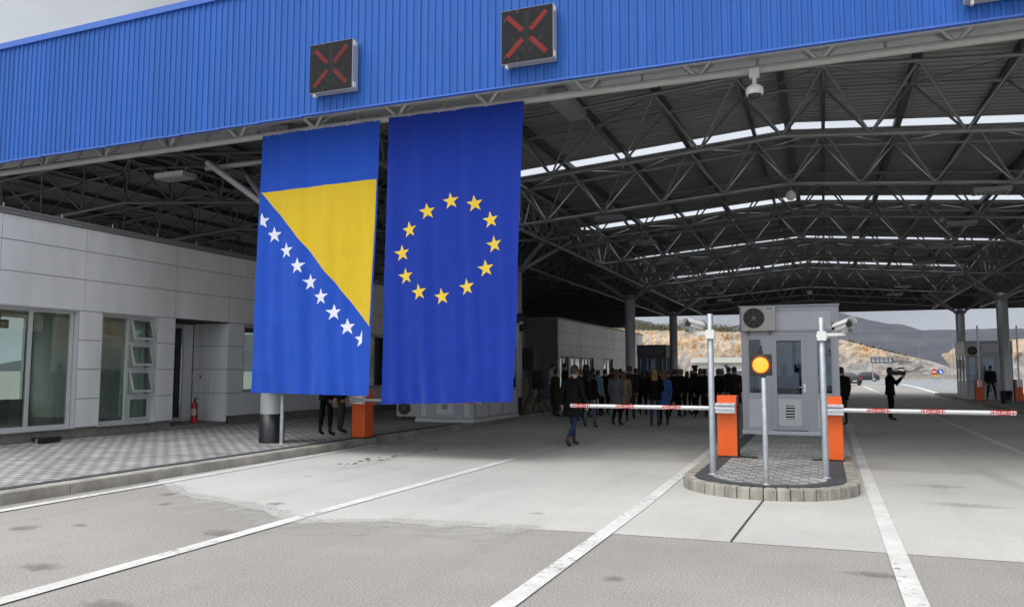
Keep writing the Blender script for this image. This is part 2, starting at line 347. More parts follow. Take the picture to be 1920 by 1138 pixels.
def dust(u, v):
    x = -9.5+7.2*u; return (x, edge_y(x)+.12-2.1*v, .0075)
b.grid(60, 12, dust); o = struct(b.build('concrete_dust', dust_mat(), recalc=False))
at = o.data.attributes.new('fade', 'FLOAT', 'POINT')
for k in range(len(o.data.vertices)): at.data[k].value = .42-.55*((k//61)/12) - (.25 if k//61 == 0 else 0) - .35*max(0, abs((k % 61)/60-.5)-.38)/.12
if o.data.polygons[0].normal.z < 0: o.data.flip_normals()
def strip(name, pts, wd, z, m, seed=0):
    """a painted line following pts with slightly uneven edges"""
    le, ri = [], []; n = len(pts); P = [Vector(p[:2]) for p in pts]; Q = []
    for i in range(n-1):
        k = max(1, int((P[i+1]-P[i]).length/.35))
        Q += [P[i].lerp(P[i+1], j/k) for j in range(k)]
    Q.append(P[-1])
    for i, p in enumerate(Q):
        d = (Q[min(i+1, len(Q)-1)]-Q[max(i-1, 0)]).normalized(); nn = Vector((-d.y, d.x))
        e1 = wd/2*(1+.05*noise.noise((p.y*3, seed, 0))); e2 = wd/2*(1+.05*noise.noise((p.y*3, seed, 9)))
        le.append(p+nn*e1); ri.append(p-nn*e2)
    b = MB(); k = len(Q); b.add([(p.x, p.y, z) for p in le+ri], [(k+i, k+i+1, i+1, i) for i in range(k-1)])
    return struct(b.build(name, m, recalc=False))
strip('lane_line', [(-9.15, 3), (-9.22, 9.3), (-9.5, 17), (-9.55, 60)], .15, .012, PAINT, 1)
strip('lane_line', [(-5.62, 0), (-5.62, 8.2), (-5.54, 14), (-5.44, 25), (-5.4, 60)], .17, .012, PAINT, 2)
strip('lane_line', [(-2.19, 2), (-2.15, 10), (-2.26, 17), (-2.3, 60)], .16, .012, PAINT, 4)
strip('lane_line', [(.57, 2), (.58, 12), (.66, 26), (.7, 60)], .165, .012, PAINT, 6)
strip('lane_line', [(3.65, 2), (3.72, 19), (3.88, 72)], .15, .012, PAINT, 8)
strip('lane_line', [(3.88, 74), (4.0, 96)], .3, .012, PAINT, 9)
strip('expansion_joint', [(-.78, 10.9), (-.84, 9.6), (-.90, 8.2)], .022, .010, SEAM, 10)
strip('expansion_joint', [(-5.53, 14.2), (-5.43, 25), (-5.4, 60)], .02, .016, SEAM, 11)
def stain_mat(name, col, amt):
    if name in MATS: return MATS[name]
    m, nt, b = nodes_of(name); N = nt.nodes.new; l = nt.links.new
    b.inputs['Base Color'].default_value = (*col, 1); b.inputs['Roughness'].default_value = .85
    t = N('ShaderNodeTexCoord'); v = N('ShaderNodeVectorMath'); v.operation = 'DISTANCE'; v.inputs[1].default_value = (.5, .5, 0)
    mp = N('ShaderNodeMapping'); mp.inputs['Scale'].default_value = (1, 1, 0); l(t.outputs['Generated'], mp.inputs[0]); l(mp.outputs[0], v.inputs[0])
    n = N('ShaderNodeTexNoise'); n.inputs['Scale'].default_value = 14; n.inputs['Detail'].default_value = 5; l(t.outputs['Object'], n.inputs['Vector'])
    a = N('ShaderNodeMath'); a.operation = 'MULTIPLY_ADD'; a.inputs[1].default_value = .75; l(n.outputs[0], a.inputs[0]); l(v.outputs['Value'], a.inputs[2])
    r = N('ShaderNodeMapRange'); r.inputs[1].default_value = .84; r.inputs[2].default_value = .50; r.inputs[3].default_value = 0; r.inputs[4].default_value = amt; l(a.outputs[0], r.inputs[0])
    l(r.outputs[0], b.inputs['Alpha']); return m
def tyre_mat():
    if 'tyre marks' in MATS: return MATS['tyre marks']
    m, nt, b = nodes_of('tyre marks'); N = nt.nodes.new; l = nt.links.new; b.inputs['Base Color'].default_value = (.13, .125, .12, 1); b.inputs['Roughness'].default_value = .85
    t = N('ShaderNodeTexCoord'); n = N('ShaderNodeTexNoise'); n.inputs['Scale'].default_value = .9; n.inputs['Detail'].default_value = 7; n.inputs['Roughness'].default_value = .7; l(t.outputs['Object'], n.inputs['Vector'])
    r = N('ShaderNodeMapRange'); r.inputs[1].default_value = .40; r.inputs[2].default_value = .75; r.inputs[3].default_value = 0; r.inputs[4].default_value = .07; l(n.outputs[0], r.inputs[0]); l(r.outputs[0], b.inputs['Alpha']); return m
for k, pts in enumerate((((-4.55, 3), (-4.5, 9), (-4.4, 18), (-4.3, 34)), ((-3.05, 3), (-3.0, 9), (-2.95, 18), (-2.9, 34)), ((1.4, 3), (1.5, 10), (1.55, 20), (1.6, 40)), ((2.9, 4), (2.95, 10), (3.0, 20), (3.05, 40)), ((4.6, 8.6), (3.4, 11), (2.5, 14), (2.0, 18), (1.9, 26)), ((6.2, 8.6), (4.9, 11), (4.0, 14), (3.5, 18), (3.4, 26)), ((-8.4, 3), (-8.3, 10), (-8.2, 20), (-8.1, 40)), ((-6.9, 3), (-6.85, 10), (-6.8, 20), (-6.7, 40)))):
    strip('tyre_mark', pts, .21, .0085+.0002*k, tyre_mat(), 30+k)
for i, (px, py, rx, ry) in enumerate(((75, 1063, .24, .15), (45, 990, .19, .18), (195, 1135, .26, .15), (318, 927, .15, .2), (310, 945, .1, .12), (1005, 963, .12, .12), (578, 893, .08, .14), (516, 945, .16, .14), (1760, 912, .5, .2), (1815, 948, .6, .22), (1645, 1078, .3, .12), (150, 985, .12, .08), (420, 1000, .3, .2), (1150, 1085, .12, .1))):
    c = G(px, py)
    sheet('stain', [(c.x+rx*math.cos(k*math.pi/10), c.y+ry*math.sin(k*math.pi/10)) for k in range(20)], .009, stain_mat('stain on concrete', (.42, .405, .37), .4) if c.y > 8.6 else stain_mat('stain on asphalt', (.22, .20, .18), .5))
# row of small dark scuffs by the left kerb
for i in range(26):
    t = i/25; c = G(640+185*t+random.uniform(-8, 8), 872-32*t+random.uniform(-3, 3)); r = random.uniform(.015, .05)
    sheet('stain', [(c.x+r*math.cos(a)*random.uniform(.6, 1.6), c.y+r*1.8*math.sin(a)*random.uniform(.6, 1.4)) for a in [k*math.pi/4 for k in range(8)]], .010, mat('dark scuff', (.11, .10, .095), .9))
# ---- left pavement with kerb
PZ = .16
b = MB(); b.box(-15.62, -9.98, 2, 75, -.2, PZ); struct(b.build('pavement', PAVE))
b = MB(); b.box(-9.98, -9.83, 2, 75, -.2, PZ+.004); struct(b.build('pavement_edging', DARKPAV))
b = MB()
for i in range(73): b.box(-9.83, -9.58, 2+i+.004, 3+i-.004, -.2, PZ-.006)
struct(b.build('kerb', KERB, bev=.02))
# kerb of the right pavement
b = MB(); b.box(7.35, 26, 34, 62, -.2, PZ); struct(b.build('pavement', PAVE))
b = MB()
for i in range(28): b.box(7.1, 7.35, 34+i+.004, 35+i-.004, -.2, PZ-.006)
struct(b.build('kerb', KERB, bev=.02))
# ---- traffic island (its kerb stones, dark edging, block paving)
IX, IR, IY = -.78, 1.2, 12.08
def isl(r, z, yend=30.0, n=28):
    p = [(IX - r*math.cos(math.pi*k/n), IY - r*.98*math.sin(math.pi*k/n), z) for k in range(n+1)]
    return p + [(IX+r, yend, z), (IX-r, yend, z)]
b = MB()
nst = 22
for k in range(nst):
    t0, t1 = math.pi*k/nst+.004, math.pi*(k+1)/nst-.004
    q = []
    for t, r in ((t0, IR), (t1, IR), (t1, IR-.17), (t0, IR-.17)): q.append((IX-r*math.cos(t), IY-r*.98*math.sin(t)))
    dz = random.uniform(-.004, .004)
    b.prism(q, lambda u, v, d: (u, v, d), -.1, PZ-.002+dz)
for sgn in (-1, 1):
    for k in range(18):
        xa, xb = sorted((IX+sgn*IR, IX+sgn*(IR-.17))); b.box(xa, xb, IY+k+.004, IY+k+.996, -.1, PZ-.002)
struct(b.build('island_kerb', mat('stained kerb stone', (.31, .29, .25), .85, var=.42, vscale=2.6, bump=.4, bscale=40, stretch=(3, 3, .6)), bev=.018))
b = MB(); o_, i_ = isl(IR-.175, PZ), isl(IR-.42, PZ)
n = len(o_); b.add(o_+i_, [(k, k+1, n+k+1, n+k) for k in range(n-2)] + [(n-1, 0, n, 2*n-1)]); struct(b.build('island_edging', DARKPAV))
sheet('island_paving', [(p[0], p[1]) for p in isl(IR-.415, PZ)], PZ-.003, PAVI)
for x in (-1.42, -.22):
    sheet('cable_cover', [(x, 14.55), (x+.3, 14.55), (x+.3, 14.85), (x, 14.85)], PZ+.004, mat('cast cover plate', (.06, .06, .06), .7, .3))

# ================================================================== THE CANOPY
CAN = thing('border_canopy', 'wide steel canopy over the lanes with blue ribbed fascia and roof trusses', 'canopy', (-.7, 13.2, 0))
FB, FT, FY = 6.66, 9.46, 12.6
def fz(x, z): return z - (.012*max(0, -8.5-x))     # the fascia drops a little to the far left
b = MB(); pitch = .15; prof = ((0, 0), (.085, 0), (.097, .022), (.138, .022))
xs = [(-21.6 + i*pitch + u, d) for i in range(int(27.6/pitch)) for u, d in prof]
nz_ = 2
vs = []
for x, d in xs: vs += [(x, FY-d, fz(x, FB)), (x, FY-d, fz(x, FT))]
b.add(vs, [(2*i, 2*i+2, 2*i+3, 2*i+1) for i in range(len(xs)-1)])
FAS = b.build('fascia', BLUE, CAN)
b = MB()
for i in range(27):
    x0, x1 = -21.62+i*1.02, -21.62+(i+1)*1.02-.004
    b.prism([(-.06, -.09), (-.06, .05), (.3, .11), (.3, -.0), (.02, -.0), (.02, -.09)], lambda u, v, d: (d, FY+u-.01, fz(d, FT)+v), x0, x1)
b.build('fascia_cap', BLUED, CAN)
b = MB()
for i in range(27):
    x0, x1 = -21.6+i*1.02, -21.6+(i+1)*1.02
    zz = fz((x0+x1)/2, FB)
    b.box(x0, x1, FY-.026, FY+.06, zz-.03, zz)
b.build('fascia_drip_edge', BLUED, CAN)
b = MB()                                                       # screw heads in rows
for i in range(60):
    x = -21.4+i*.45
    for z in (FB+.12, FB+1.0, FB+1.9):
        for dx in (0, .15):
            b.tube((x+dx+.04, FY-.001, fz(x, z)), (x+dx+.04, FY-.010, fz(x, z)), .012, 6)
b.build('fascia_screws', SEAM, CAN)
b = MB(); b.box(-21.6, 6, FY+.08, FY+.11, FB+.05, FT-.02); b.build('fascia_lining', SOFF, CAN)
b = MB(); b.add([(-21.6, FY+.115, FB+.12), (6, FY+.115, FB+.12), (6, 14.35, FB+.36), (-21.6, 14.35, FB+.36)], [(0, 1, 2, 3)]); b.build('soffit', SOFF, CAN, recalc=False)
# roof bays: (x eave left, x ridge, x eave right)
BAYS = ((-9.9, -.7, 8.5), (-29.0, -19.6, -10.2), (8.8, 18.0, 27.2))
SL, ZR, ZTOP = .078, 6.75, 8.0
Y0, Y1 = 13.2, 62.2
SKY = [22.3, 31.9, 41.5, 51.1]
TY = [17.8+4.8*k for k in range(10)]
for bi, (xl, xr, xe) in enumerate(BAYS):
    def rz_(x): return 8.28 - SL*abs(x-xr)
    # ribbed sheet, left out where the skylights lie
    b = MB(); segs = []; y = Y0
    cuts = [(s-(.32 if s < 25 else .40), s+(.32 if s < 25 else .40)) for s in SKY] if bi == 0 else []
    for a, c in cuts + [(Y1, None)]:
        segs.append((y, a)); y = c
    for ya, yb in segs:
        yy = []; t = ya
        while t < yb-.1:
            for u, d in ((0, 0), (.13, 0), (.16, .045), (.22, .045)): 
                if t+u < yb: yy.append((t+u, d))
            t += .25
        yy.append((yb, 0)); k = len(yy)
        for xa, xb in ((xl, xr), (xr, xe)):
            vs = [(xa, y_, rz_(xa)+d) for y_, d in yy] + [(xb, y_, rz_(xb)+d) for y_, d in yy]
            b.add(vs, [(i, i+1, k+i+1, k+i) for i in range(k-1)])
    b.build('roof_sheet', SHEET_SHADE if bi == 1 else SHEET, CAN, recalc=False)
    for a, c in cuts:
        b = MB()
        for xa, xb in ((xl+.5, xr-.04), (xr+.04, xe-.75)):
            b.add([(xa, a, rz_(xa)+.01), (xb, a, rz_(xb)+.01), (xb, c, rz_(xb)+.01), (xa, c, rz_(xa)+.01)], [(0, 1, 2, 3)])
        b.build('skylight', SKYL, CAN, recalc=False)
        b = MB()
        for xa, xb in ((xl, xl+.5), (xr-.04, xr+.04), (xe-.75, xe)):
            b.add([(xa, a, rz_(xa)+.015), (xb, a, rz_(xb)+.015), (xb, c, rz_(xb)+.015), (xa, c, rz_(xa)+.015)], [(0, 1, 2, 3)])
        b.build('roof_infill', SHEET, CAN, recalc=False)
    # purlins along the lanes over every top node
    half = (xe-xl)/2-1.3; nn = 9; st = 2*half/nn
    tops = [xr-half + st*(i+.0) for i in range(nn+1)]
    tops = [xr + (i-4.5)*st for i in range(10)]
    px_ = sorted(tops + [xr])
    for i, x in enumerate(px_):
        big = (i % 2 == 1) or abs(x-xr) < .01; wd, hh = (.075, .17) if big else (.045, .10)
        b = MB(); b.box(x-wd, x+wd, Y0, Y1, rz_(x)-hh-.02, rz_(x)-.02); b.build('purlin', PURL, CAN)
    # triangular roof trusses: two top chords, one bottom chord, lacing
    def zt(x): return ZTOP - SL*abs(x-xr)
    def zb(x): return ZR - SL*abs(x-xr)
    b = MB(); bots = [xr + i*st for i in range(-4, 5)]
    lo, hi = xr-half-.0, xr+half+.0
    for s in (-.7, .7):
        for xa, xb in ((lo-.3, xr), (xr, hi+.3)): b.tube((xa, s, zt(xa)), (xb, s, zt(xb)), .045, 8, cap=False)
    for xa, xb in ((bots[0]-st*.5, xr), (xr, bots[-1]+st*.5)): b.tube((xa, 0, zb(xa)), (xb, 0, zb(xb)), .052, 8, cap=False)
    for i, x in enumerate(tops):
        b.tube((x, -.7, zt(x)), (x, .7, zt(x)), .03, 6, cap=False)
        if i < 9:
            x2 = tops[i+1]; b.tube((x, -.7 if i % 2 else .7, zt(x)), (x2, .7 if i % 2 else -.7, zt(x2)), .022, 5, cap=False)
        for xb in bots:
            if abs(xb-x) < st*.6:
                for s in (-.7, .7): b.tube((x, s, zt(x)), (xb, 0, zb(xb)), .028, 6, cap=False)
    for sg, xb in ((-1, bots[0]-st*.5), (1, bots[-1]+st*.5)):
        for s in (-.7, .7): b.tube((xb, 0, zb(xb)), (xb+sg*.35, s, zt(xb)), .03, 6, cap=False)
    for xb in bots:                                            # gusset plates
        b.box(xb-.09, xb+.09, -.012, .012, zb(xb)-.02, zb(xb)+.12)
    first = None
    for y in TY:
        if first is None:
            b2 = MB(); b2.v = [(v[0], v[1]+y, v[2]) for v in b.v]; b2.f, b2.m, b2.s = b.f, b.m, b.s
            first = b2.build('roof_truss', STEEL_SHADE if bi == 1 else STEEL, CAN, recalc=False)
        else:
            c = first.copy(); COL.objects.link(c); c.parent = CAN; c.location = (0, y-TY[0], 0)
    # eave trusses along the lanes
    YE = 13.85
    for sg, x in ((-1, xr-half+.1), (1, xr+half-.1)):
        b = MB(); za, zc = zb(x)-.12, zt(x)-.06
        for dx in (-.0, sg*1.1):
            b.tube((x+dx, YE, zc), (x+dx, Y1, zc), .05, 8, cap=False)
        b.tube((x+sg*.1, YE, za), (x+sg*.1, Y1, za), .06, 8, cap=False)
        n = int((Y1-YE)/1.2)
        for i in range(n):
            ya, yb = YE+i*1.2, YE+i*1.2+.6
            for dx in (0, sg*1.1):
                b.tube((x+dx, ya, zc), (x+sg*.1, yb, za), .026, 5, cap=False); b.tube((x+sg*.1, yb, za), (x+dx, ya+1.2, zc), .026, 5, cap=False)
            b.tube((x, ya, zc), (x+sg*1.1, ya, zc), .022, 5, cap=False)
        b.build('eave_truss', STEEL_SHADE if bi == 1 else STEEL, CAN, recalc=False)
# sheet over the valley gutters between the bays
for xa, xb, z in ((-10.22, -9.88, 7.52), (8.48, 8.82, 7.52)):
    b = MB(); b.box(xa-.5, xb+.5, Y0-.3, Y1, z+.15, z+.19); b.build('valley_gutter', STEEL, CAN)
# straight front truss under the fascia
TRY = 13.45
b = MB(); zt0, zb0 = 7.65, PY(1280, 148, TRY).z-.05
x0, x1 = -21.5, 6.0
b.tube((x0, TRY, zb0-.10), (-9.2, TRY, zb0+.02), .068, 12, cap=False); b.tube((-9.2, TRY, zb0+.02), (x1, TRY, zb0+.05), .068, 12, cap=False)
def fb(x): return zb0-.10+(.12*(x-x0)/(x0*-1-9.2) if x < -9.2 else .12+.03*(x+9.2)/15)
for s in (-.42, .55): b.tube((x0, TRY+s, zt0), (x1, TRY+s, zt0), .05, 8, cap=False)
x = .09-1.95*11
while x < x1:
    for s in (-.42, .55):
        b.tube((x, TRY, fb(x)), (x-.975, TRY+s, zt0), .035, 7, cap=False)
        if x+.975 < x1: b.tube((x, TRY, fb(x)), (x+.975, TRY+s, zt0), .035, 7, cap=False)
    b.tube((x+.975, TRY, fb(x)), (x+.975, TRY+.55, zt0), .028, 6, cap=False)
    b.tube((x+.975, TRY-.42, zt0), (x+.975, TRY+.55, zt0), .03, 6, cap=False)
    x += 1.95
b.build('front_truss', STEELL, CAN, recalc=False)
for px in (525, 1040):
    b = MB(); p = PY(px, 240, 13.45); b.box(p.x-.18, p.x+.18, 13.5, 14.9, zb0+.02, zb0+.2); b.build('truss_bracket', STEEL, CAN)
# closing fascias at the far end; unseen left wall added to darken its bay
b = MB(); b.box(-29.2, 27.4, Y1, Y1+.12, 5.92, 9.2); b.build('rear_fascia', mat('dark rear cladding', (.07, .07, .075), .6), CAN)
b = MB(); b.box(-29.3, -29.15, Y0, Y1, 3.9, 8.4); b.box(-29.2, -14.6, Y1-.3, Y1-.1, 5.1, 5.9); b.build('shade_wall_and_end_strip', mat('dark rear cladding', (.07, .07, .075), .6), CAN)
# columns with black sleeves and V struts
def column(x, y, ztop=5.25, zs=.16, rr=.245):
    b = MB(); b.lathe([(rr, zs+.48), (rr, ztop), (rr*.6, ztop+.1)], 28, (x, y, 0)); c = b.build('column', COLM, CAN)
    b = MB(); b.lathe([(rr+.02, zs-.02), (rr+.02, zs+.60), (rr+.004, zs+.605)], 28, (x, y, 0)); b.build('column_sleeve', BLACKP, c)
    b = MB(); b.lathe([(rr+.10, ztop-.14), (rr+.10, ztop-.1), (rr+.02, ztop)], 24, (x, y, 0))
    for dx in (-1.75, 1.75):
        for dy in ((-.25 if y < 15 else -1.1), 1.1): b.tube((x+.15*(1 if dx > 0 else -1), y, ztop-.1), (x+dx, y+dy, 6.3), .07, 10)
    b.tube((x-2, y, 6.25), (x+2, y, 6.25), .06, 8)
    b.build('column_strut', STEEL, c)
for x, y in ((-10.95, 13.95), (-10.05, 25.9), (-8.72, 38), (-8.72, 50), (7.9, 31), (7.89, 43), (7.71, 54)): column(x, y)

# ---- lamps hanging under the trusses
first = None
for k, y in enumerate(TY[1:8]):
    for x in (-5.75, 4.05):
        side = 'left' if x < 0 else 'right'
        z = 6.75-SL*abs(x+.7)-.17
        lab = 'flat grey louvred lamp under the roof trusses, %s in the %s row' % (('nearest', 'second nearest', 'third nearest', 'fourth nearest', 'fifth nearest', 'sixth nearest', 'farthest')[k], side)
        if first is None:
            first = thing('ceiling_lamp', lab, 'lamp', (x, y, z), 0, 'louvred lamps under the roof trusses')
            b = MB(); b.box(-.42, .42, -.22, .22, -.08, .03); b.build('lamp_housing', STEEL, first, False, .012)
            b = MB()
            for i in range(7): b.box(-.40+i*.118, -.32+i*.118, -.2, .2, -.1, -.083)
            b.build('louvre', mat('grey louvre', (.30, .30, .30), .4), first, False)
            for xx in (-.3, .3):
                b = MB(); b.tube((xx, 0, .03), (xx, 0, .14), .015, 6); b.build('hanger', STEEL, first, False)
        else: dup(first, (x, y, z), 0, lab)
dup(first, (-13.75, 13.85, 6.15), 0, 'flat grey louvred lamp behind the blue fascia, left of the flags')
# ---- PTZ camera under the front truss, globes under the ridge
p = PY(1415, 150, 13.4)
t = thing('dome_camera', 'white dome camera hanging below the blue fascia from the front truss', 'camera', (p.x, 13.33, p.z-.33))
b = MB(); b.lathe([(.06, .28), (.10, .26), (.175, .20), (.18, .08), (.16, .06)], 24); b.build('camera_housing', WHITEP, t, False)
b = MB(); b.lathe([(.02, -.03), (.08, -.01), (.12, .03), (.135, .06)], 24); b.build('camera_dome', mat('smoked dome', (.03, .03, .035), .12), t, False)
b = MB(); b.box(-.10, .10, -.06, .06, .42, .62); b.tube((0, 0, .26), (0, 0, .45), .045, 12); b.build('camera_bracket', WHITEP, t, False, .006)
for c_ in kids(t): c_.data.transform(Matrix.Scale(.8, 4))
for i, (px, py, Y, r, lab) in enumerate(((1483, 367, 21.9, .13, 'large round white globe hanging from the ridge'), (1248, 440, 27.2, .11, 'small round grey globe hanging left of the ridge'), (1765, 411, 27.2, .11, 'small round grey globe hanging right of the ridge'), (1518, 548, 50, .14, 'far round white globe hanging above the booth roof'))):
    p = PY(px, py, Y); t = thing('hanging_globe', lab, 'globe', p)
    b = MB(); b.sphere((0, 0, 0), r, n=20); b.build('globe', WHITEP if i in (0, 3) else mat('grey globe', (.25, .25, .25), .4), t, False)
    b = MB(); b.lathe([(.05, r-.02), (.05, r+.05), (.02, r+.06)], 12); b.tube((0, 0, r+.05), (0, 0, r+.35), .014, 6); b.build('globe_stem', STEEL, t, False)
# ================================================================== LEFT OFFICE BUILDING
OFX = -15.6
OFF = thing('office_building', 'long low office building clad in silver panels along the left pavement', 'building', (OFX, 12, PZ))
def clad(rects, X, parent, d=.03, along='Y'):
    """rects: (a0, a1, z0, z1); panels on the plane X facing +X (along Y) or on the plane Y = X facing -Y (along X)"""
    p = MB(); k = MB()
    for a0, a1, z0, z1 in rects:
        if along == 'Y':
            p.box(X-d, X, a0+.007, a1-.007, z0+.007, z1-.007); k.box(X-d-.12, X-d-.002, a0, a1, z0, z1)
        else:
            p.box(a0+.007, a1-.007, X, X+d, z0+.007, z1-.007); k.box(a0, a1, X+d+.002, X+d+.12, z0, z1)
    return p, k
rects = []; ys = [8.0, 9.1, 11.14, 13.15, 15.87, 17.87, 19.9, 22.6, 25.3, 28, 30.7, 33.4, 36.1, 38.8, 41.3]
for a0, a1 in zip(ys[:-1], ys[1:]):
    for z0, z1 in ((3.02, 3.73), (3.73, 4.38), (4.38, 4.90)): rects.append((a0, a1, z0, z1))
for z0, z1 in ((.40, 1.04), (1.04, 1.70), (1.70, 2.36), (2.36, 3.02)):
    rects += [(13.05, 13.66, z0, z1), (15.32, 15.9, z0, z1), (17.9, 18.52, z0, z1)]
for a0, a1 in ((18.52, 19.9), (19.9, 22.6), (22.6, 25.3), (25.3, 28)): rects.append((a0, a1, .40, 1.04))
for a0, a1 in ((28, 30.7), (30.7, 33.4), (33.4, 36.1), (36.1, 38.8), (38.8, 41.3)):
    for z0, z1 in ((.40, 1.04), (1.04, 1.70), (1.70, 2.36), (2.36, 3.02)): rects.append((a0, a1, z0, z1))
P, K = clad(rects, OFX, OFF)
P.build('wall_panels', CLAD, OFF); K.build('backing_wall', SEAM, OFF)
b = MB(); b.box(-20.4, OFX-.06, 8, 15.9, 0, .40); b.box(-20.4, OFX-.06, 17.9, 41.3, 0, .40); b.box(-20.4, OFX-.02, 15.9, 17.9, 0, .24); b.build('plinth', PLINTH, OFF)
b = MB(); b.box(-20.4, OFX+.03, 8, 41.32, 4.905, 4.99); b.box(OFX-.1, OFX+.05, 8, 41.34, 4.99, 5.03); b.build('roof_coping', mat('grey coping', (.22, .22, .225), .5, .2), OFF)
b = MB(); b.box(-20.4, OFX-.2, 8, 41.2, 4.75, 4.90); b.build('roof', SEAM, OFF)
b = MB()
for i in range(12): b.tube((OFX-.02, 9.8+i*1.35, 5.03), (OFX-.02, 9.8+i*1.35, 5.12), .012, 6)
b.build('roof_clips', GALV, OFF)
b = MB()
b.box(-20.4, -20.3, 8, 41.2, 3.1, 4.75); b.box(-20.3, OFX-.2, 8, 8.1, .4, 4.75); b.box(-20.3, OFX-.2, 41.05, 41.15, .4, 4.75)
b.box(-20.4, -20.3, 8.1, 41.1, .4, .9); b.box(-20.4, -20.3, 9.6, 10.6, .9, 3.1); b.box(-20.4, -20.3, 12.4, 13.6, .9, 3.1); b.box(-20.4, -20.3, 15.3, 18.4, .9, 3.1); b.box(-20.4, -20.3, 22, 24, .9, 3.1); b.box(-20.4, -20.3, 28, 41.1, .9, 3.1); b.box(-20.3, OFX-.4, 15.5, 15.6, .4, 4.7); b.box(-20.3, OFX-.4, 18.2, 18.3, .4, 4.7)
b.build('interior_wall', INT, OFF)
b = MB(); b.box(-20.3, OFX-.16, 8.1, 15.5, .405, .42); b.box(-20.3, OFX-.16, 18.3, 41, .405, .42); b.build('interior_floor', INTF, OFF)
b = MB(); b.box(-20.3, OFX-.17, 8.1, 41, 3.1, 3.18); b.build('interior_ceiling', INT, OFF)
def window(y0, y1, z0, z1, mull=(), X=OFX-.12, parent=OFF, rails=(), t=.07, gl=None, name='window'):
    b = MB(); D = .07
    b.box(X-D, X, y0, y0+t, z0, z1); b.box(X-D, X, y1-t, y1, z0, z1); b.box(X-D, X, y0+t, y1-t, z1-t, z1); b.box(X-D, X, y0+t, y1-t, z0, z0+t)
    for m in mull: b.box(X-D, X+.003, m-t/2, m+t/2, z0+t, z1-t)
    for (a, c, zz) in rails: b.box(X-D, X+.001, a, c, zz-t/2, zz+t/2)
    w_ = b.build(name, FRAME, parent)
    g = MB(); g.box(X-.045, X-.035, y0+t*.5, y1-t*.5, z0+t*.5, z1-t*.5); g.build('pane', gl or WGLASS, w_)
    return w_
def reveal(y0, y1, z0, z1, X=OFX, parent=OFF):
    b = MB(); b.box(X-.16, X-.005, y0-.03, y0, z0, z1); b.box(X-.16, X-.005, y1, y1+.03, z0, z1); b.box(X-.16, X+.02, y0-.02, y1+.02, z0-.035, z0); b.box(X-.16, X-.008, y0, y1, z1, z1+.02)
    b.build('window_sill', FRAME, parent)
window(8.6, 13.0, .42, 3.0, (9.9, 11.97)); reveal(8.6, 13.02, .42, 3.0)
# window with four tilted sashes
w2 = window(13.68, 15.3, .42, 3.0, (14.52,), rails=[(14.55, 15.24, z) for z in (1.06, 1.70, 2.34)], gl=None); reveal(13.68, 15.3, .42, 3.0)
for c in [c for c in kids(w2)]: bpy.data.objects.remove(c)
g = MB(); g.box(OFX-.165, OFX-.155, 13.72, 14.5, .46, 2.96); g.build('pane', WGLASS, w2)
for k in range(4):
    z0 = .49+k*.64 + (.0 if k else 0); z1 = z0+.53
    a = math.radians(0 if k == 0 else -17); X = OFX-.10
    R_ = Matrix.Translation((X, 0, z0)) @ Matrix.Rotation(a, 4, 'Y')
    if k: R_ = Matrix.Translation((X, 0, z1)) @ Matrix.Rotation(-a*-1, 4, 'Y') @ Matrix.Translation((0, 0, -.53))
    b = MB(); y0, y1 = 14.58, 15.21
    b.box(-.03, .0, y0, y0+.05, 0, .53, M=R_); b.box(-.03, .0, y1-.05, y1, 0, .53, M=R_); b.box(-.03, .0, y0+.05, y1-.05, 0, .05, M=R_); b.box(-.03, .0, y0+.05, y1-.05, .48, .53, M=R_)
    s_ = b.build('sash', FRAME, w2)
    g = MB(); g.box(-.018, -.012, y0+.04, y1-.04, .04, .49, M=R_); g.build('sash_pane', WGLASS, w2)
# white curtain blowing behind the tilted sash
b = MB(); b.grid(40, 10, lambda u, v: (OFX-.40+.045*math.sin(u*26+v*2)+.03*math.sin(u*9), 14.56+u*.70, .55+v*2.4))
t = tag(b.build('curtain', mat('white curtain', (.70, .72, .70), .8)), 'pale curtain hanging behind the four tilted sashes of the narrow window', 'curtain')
# alcove with door
b = MB()
for z0, z1 in ((.25, 1.04), (1.04, 1.70), (1.70, 2.36), (2.36, 3.0)):
    b.box(OFX-1.22, OFX-.007, 17.86, 17.895, z0+.006, z1-.006)
b.build('alcove_panels', CLAD, OFF)
b = MB(); b.box(OFX-1.95, OFX-.035, 17.9, 18.0, .2, 3.02); b.box(OFX-1.95, OFX-.16, 15.82, 15.9, .2, 3.02); b.box(OFX-1.95, OFX-.02, 15.9, 17.9, 3.0, 3.018); b.build('alcove_wall', SEAM, OFF)
b = MB(); X = OFX-1.24
for a0, a1 in ((16.2, 16.28), (17.42, 17.5)): b.box(X-.06, X, a0, a1, .25, 2.98)
b.box(X-.06, X, 16.28, 17.42, 2.86, 2.98); b.box(X-.06, X, 16.28, 17.42, .25, .37)
d = b.build('door', FRAME, OFF)
g = MB(); g.box(X-.035, X-.025, 16.26, 17.44, .3, 2.9); g.build('door_pane', BGLASS, d)
b = MB(); b.tube((X+.09, 17.32, .62), (X+.09, 17.32, 2.35), .022, 10)
for z in (.75, 2.22): b.tube((X, 17.32, z), (X+.09, 17.32, z), .015, 8)
b.build('door_handle', CHROME, d)
b = MB(); b.box(X-.05, X-.01, 17.5, 17.86, .25, 2.98); b.box(X-.05, X-.01, 15.9, 16.2, .25, 2.98); b.build('alcove_back', CLAD, OFF)
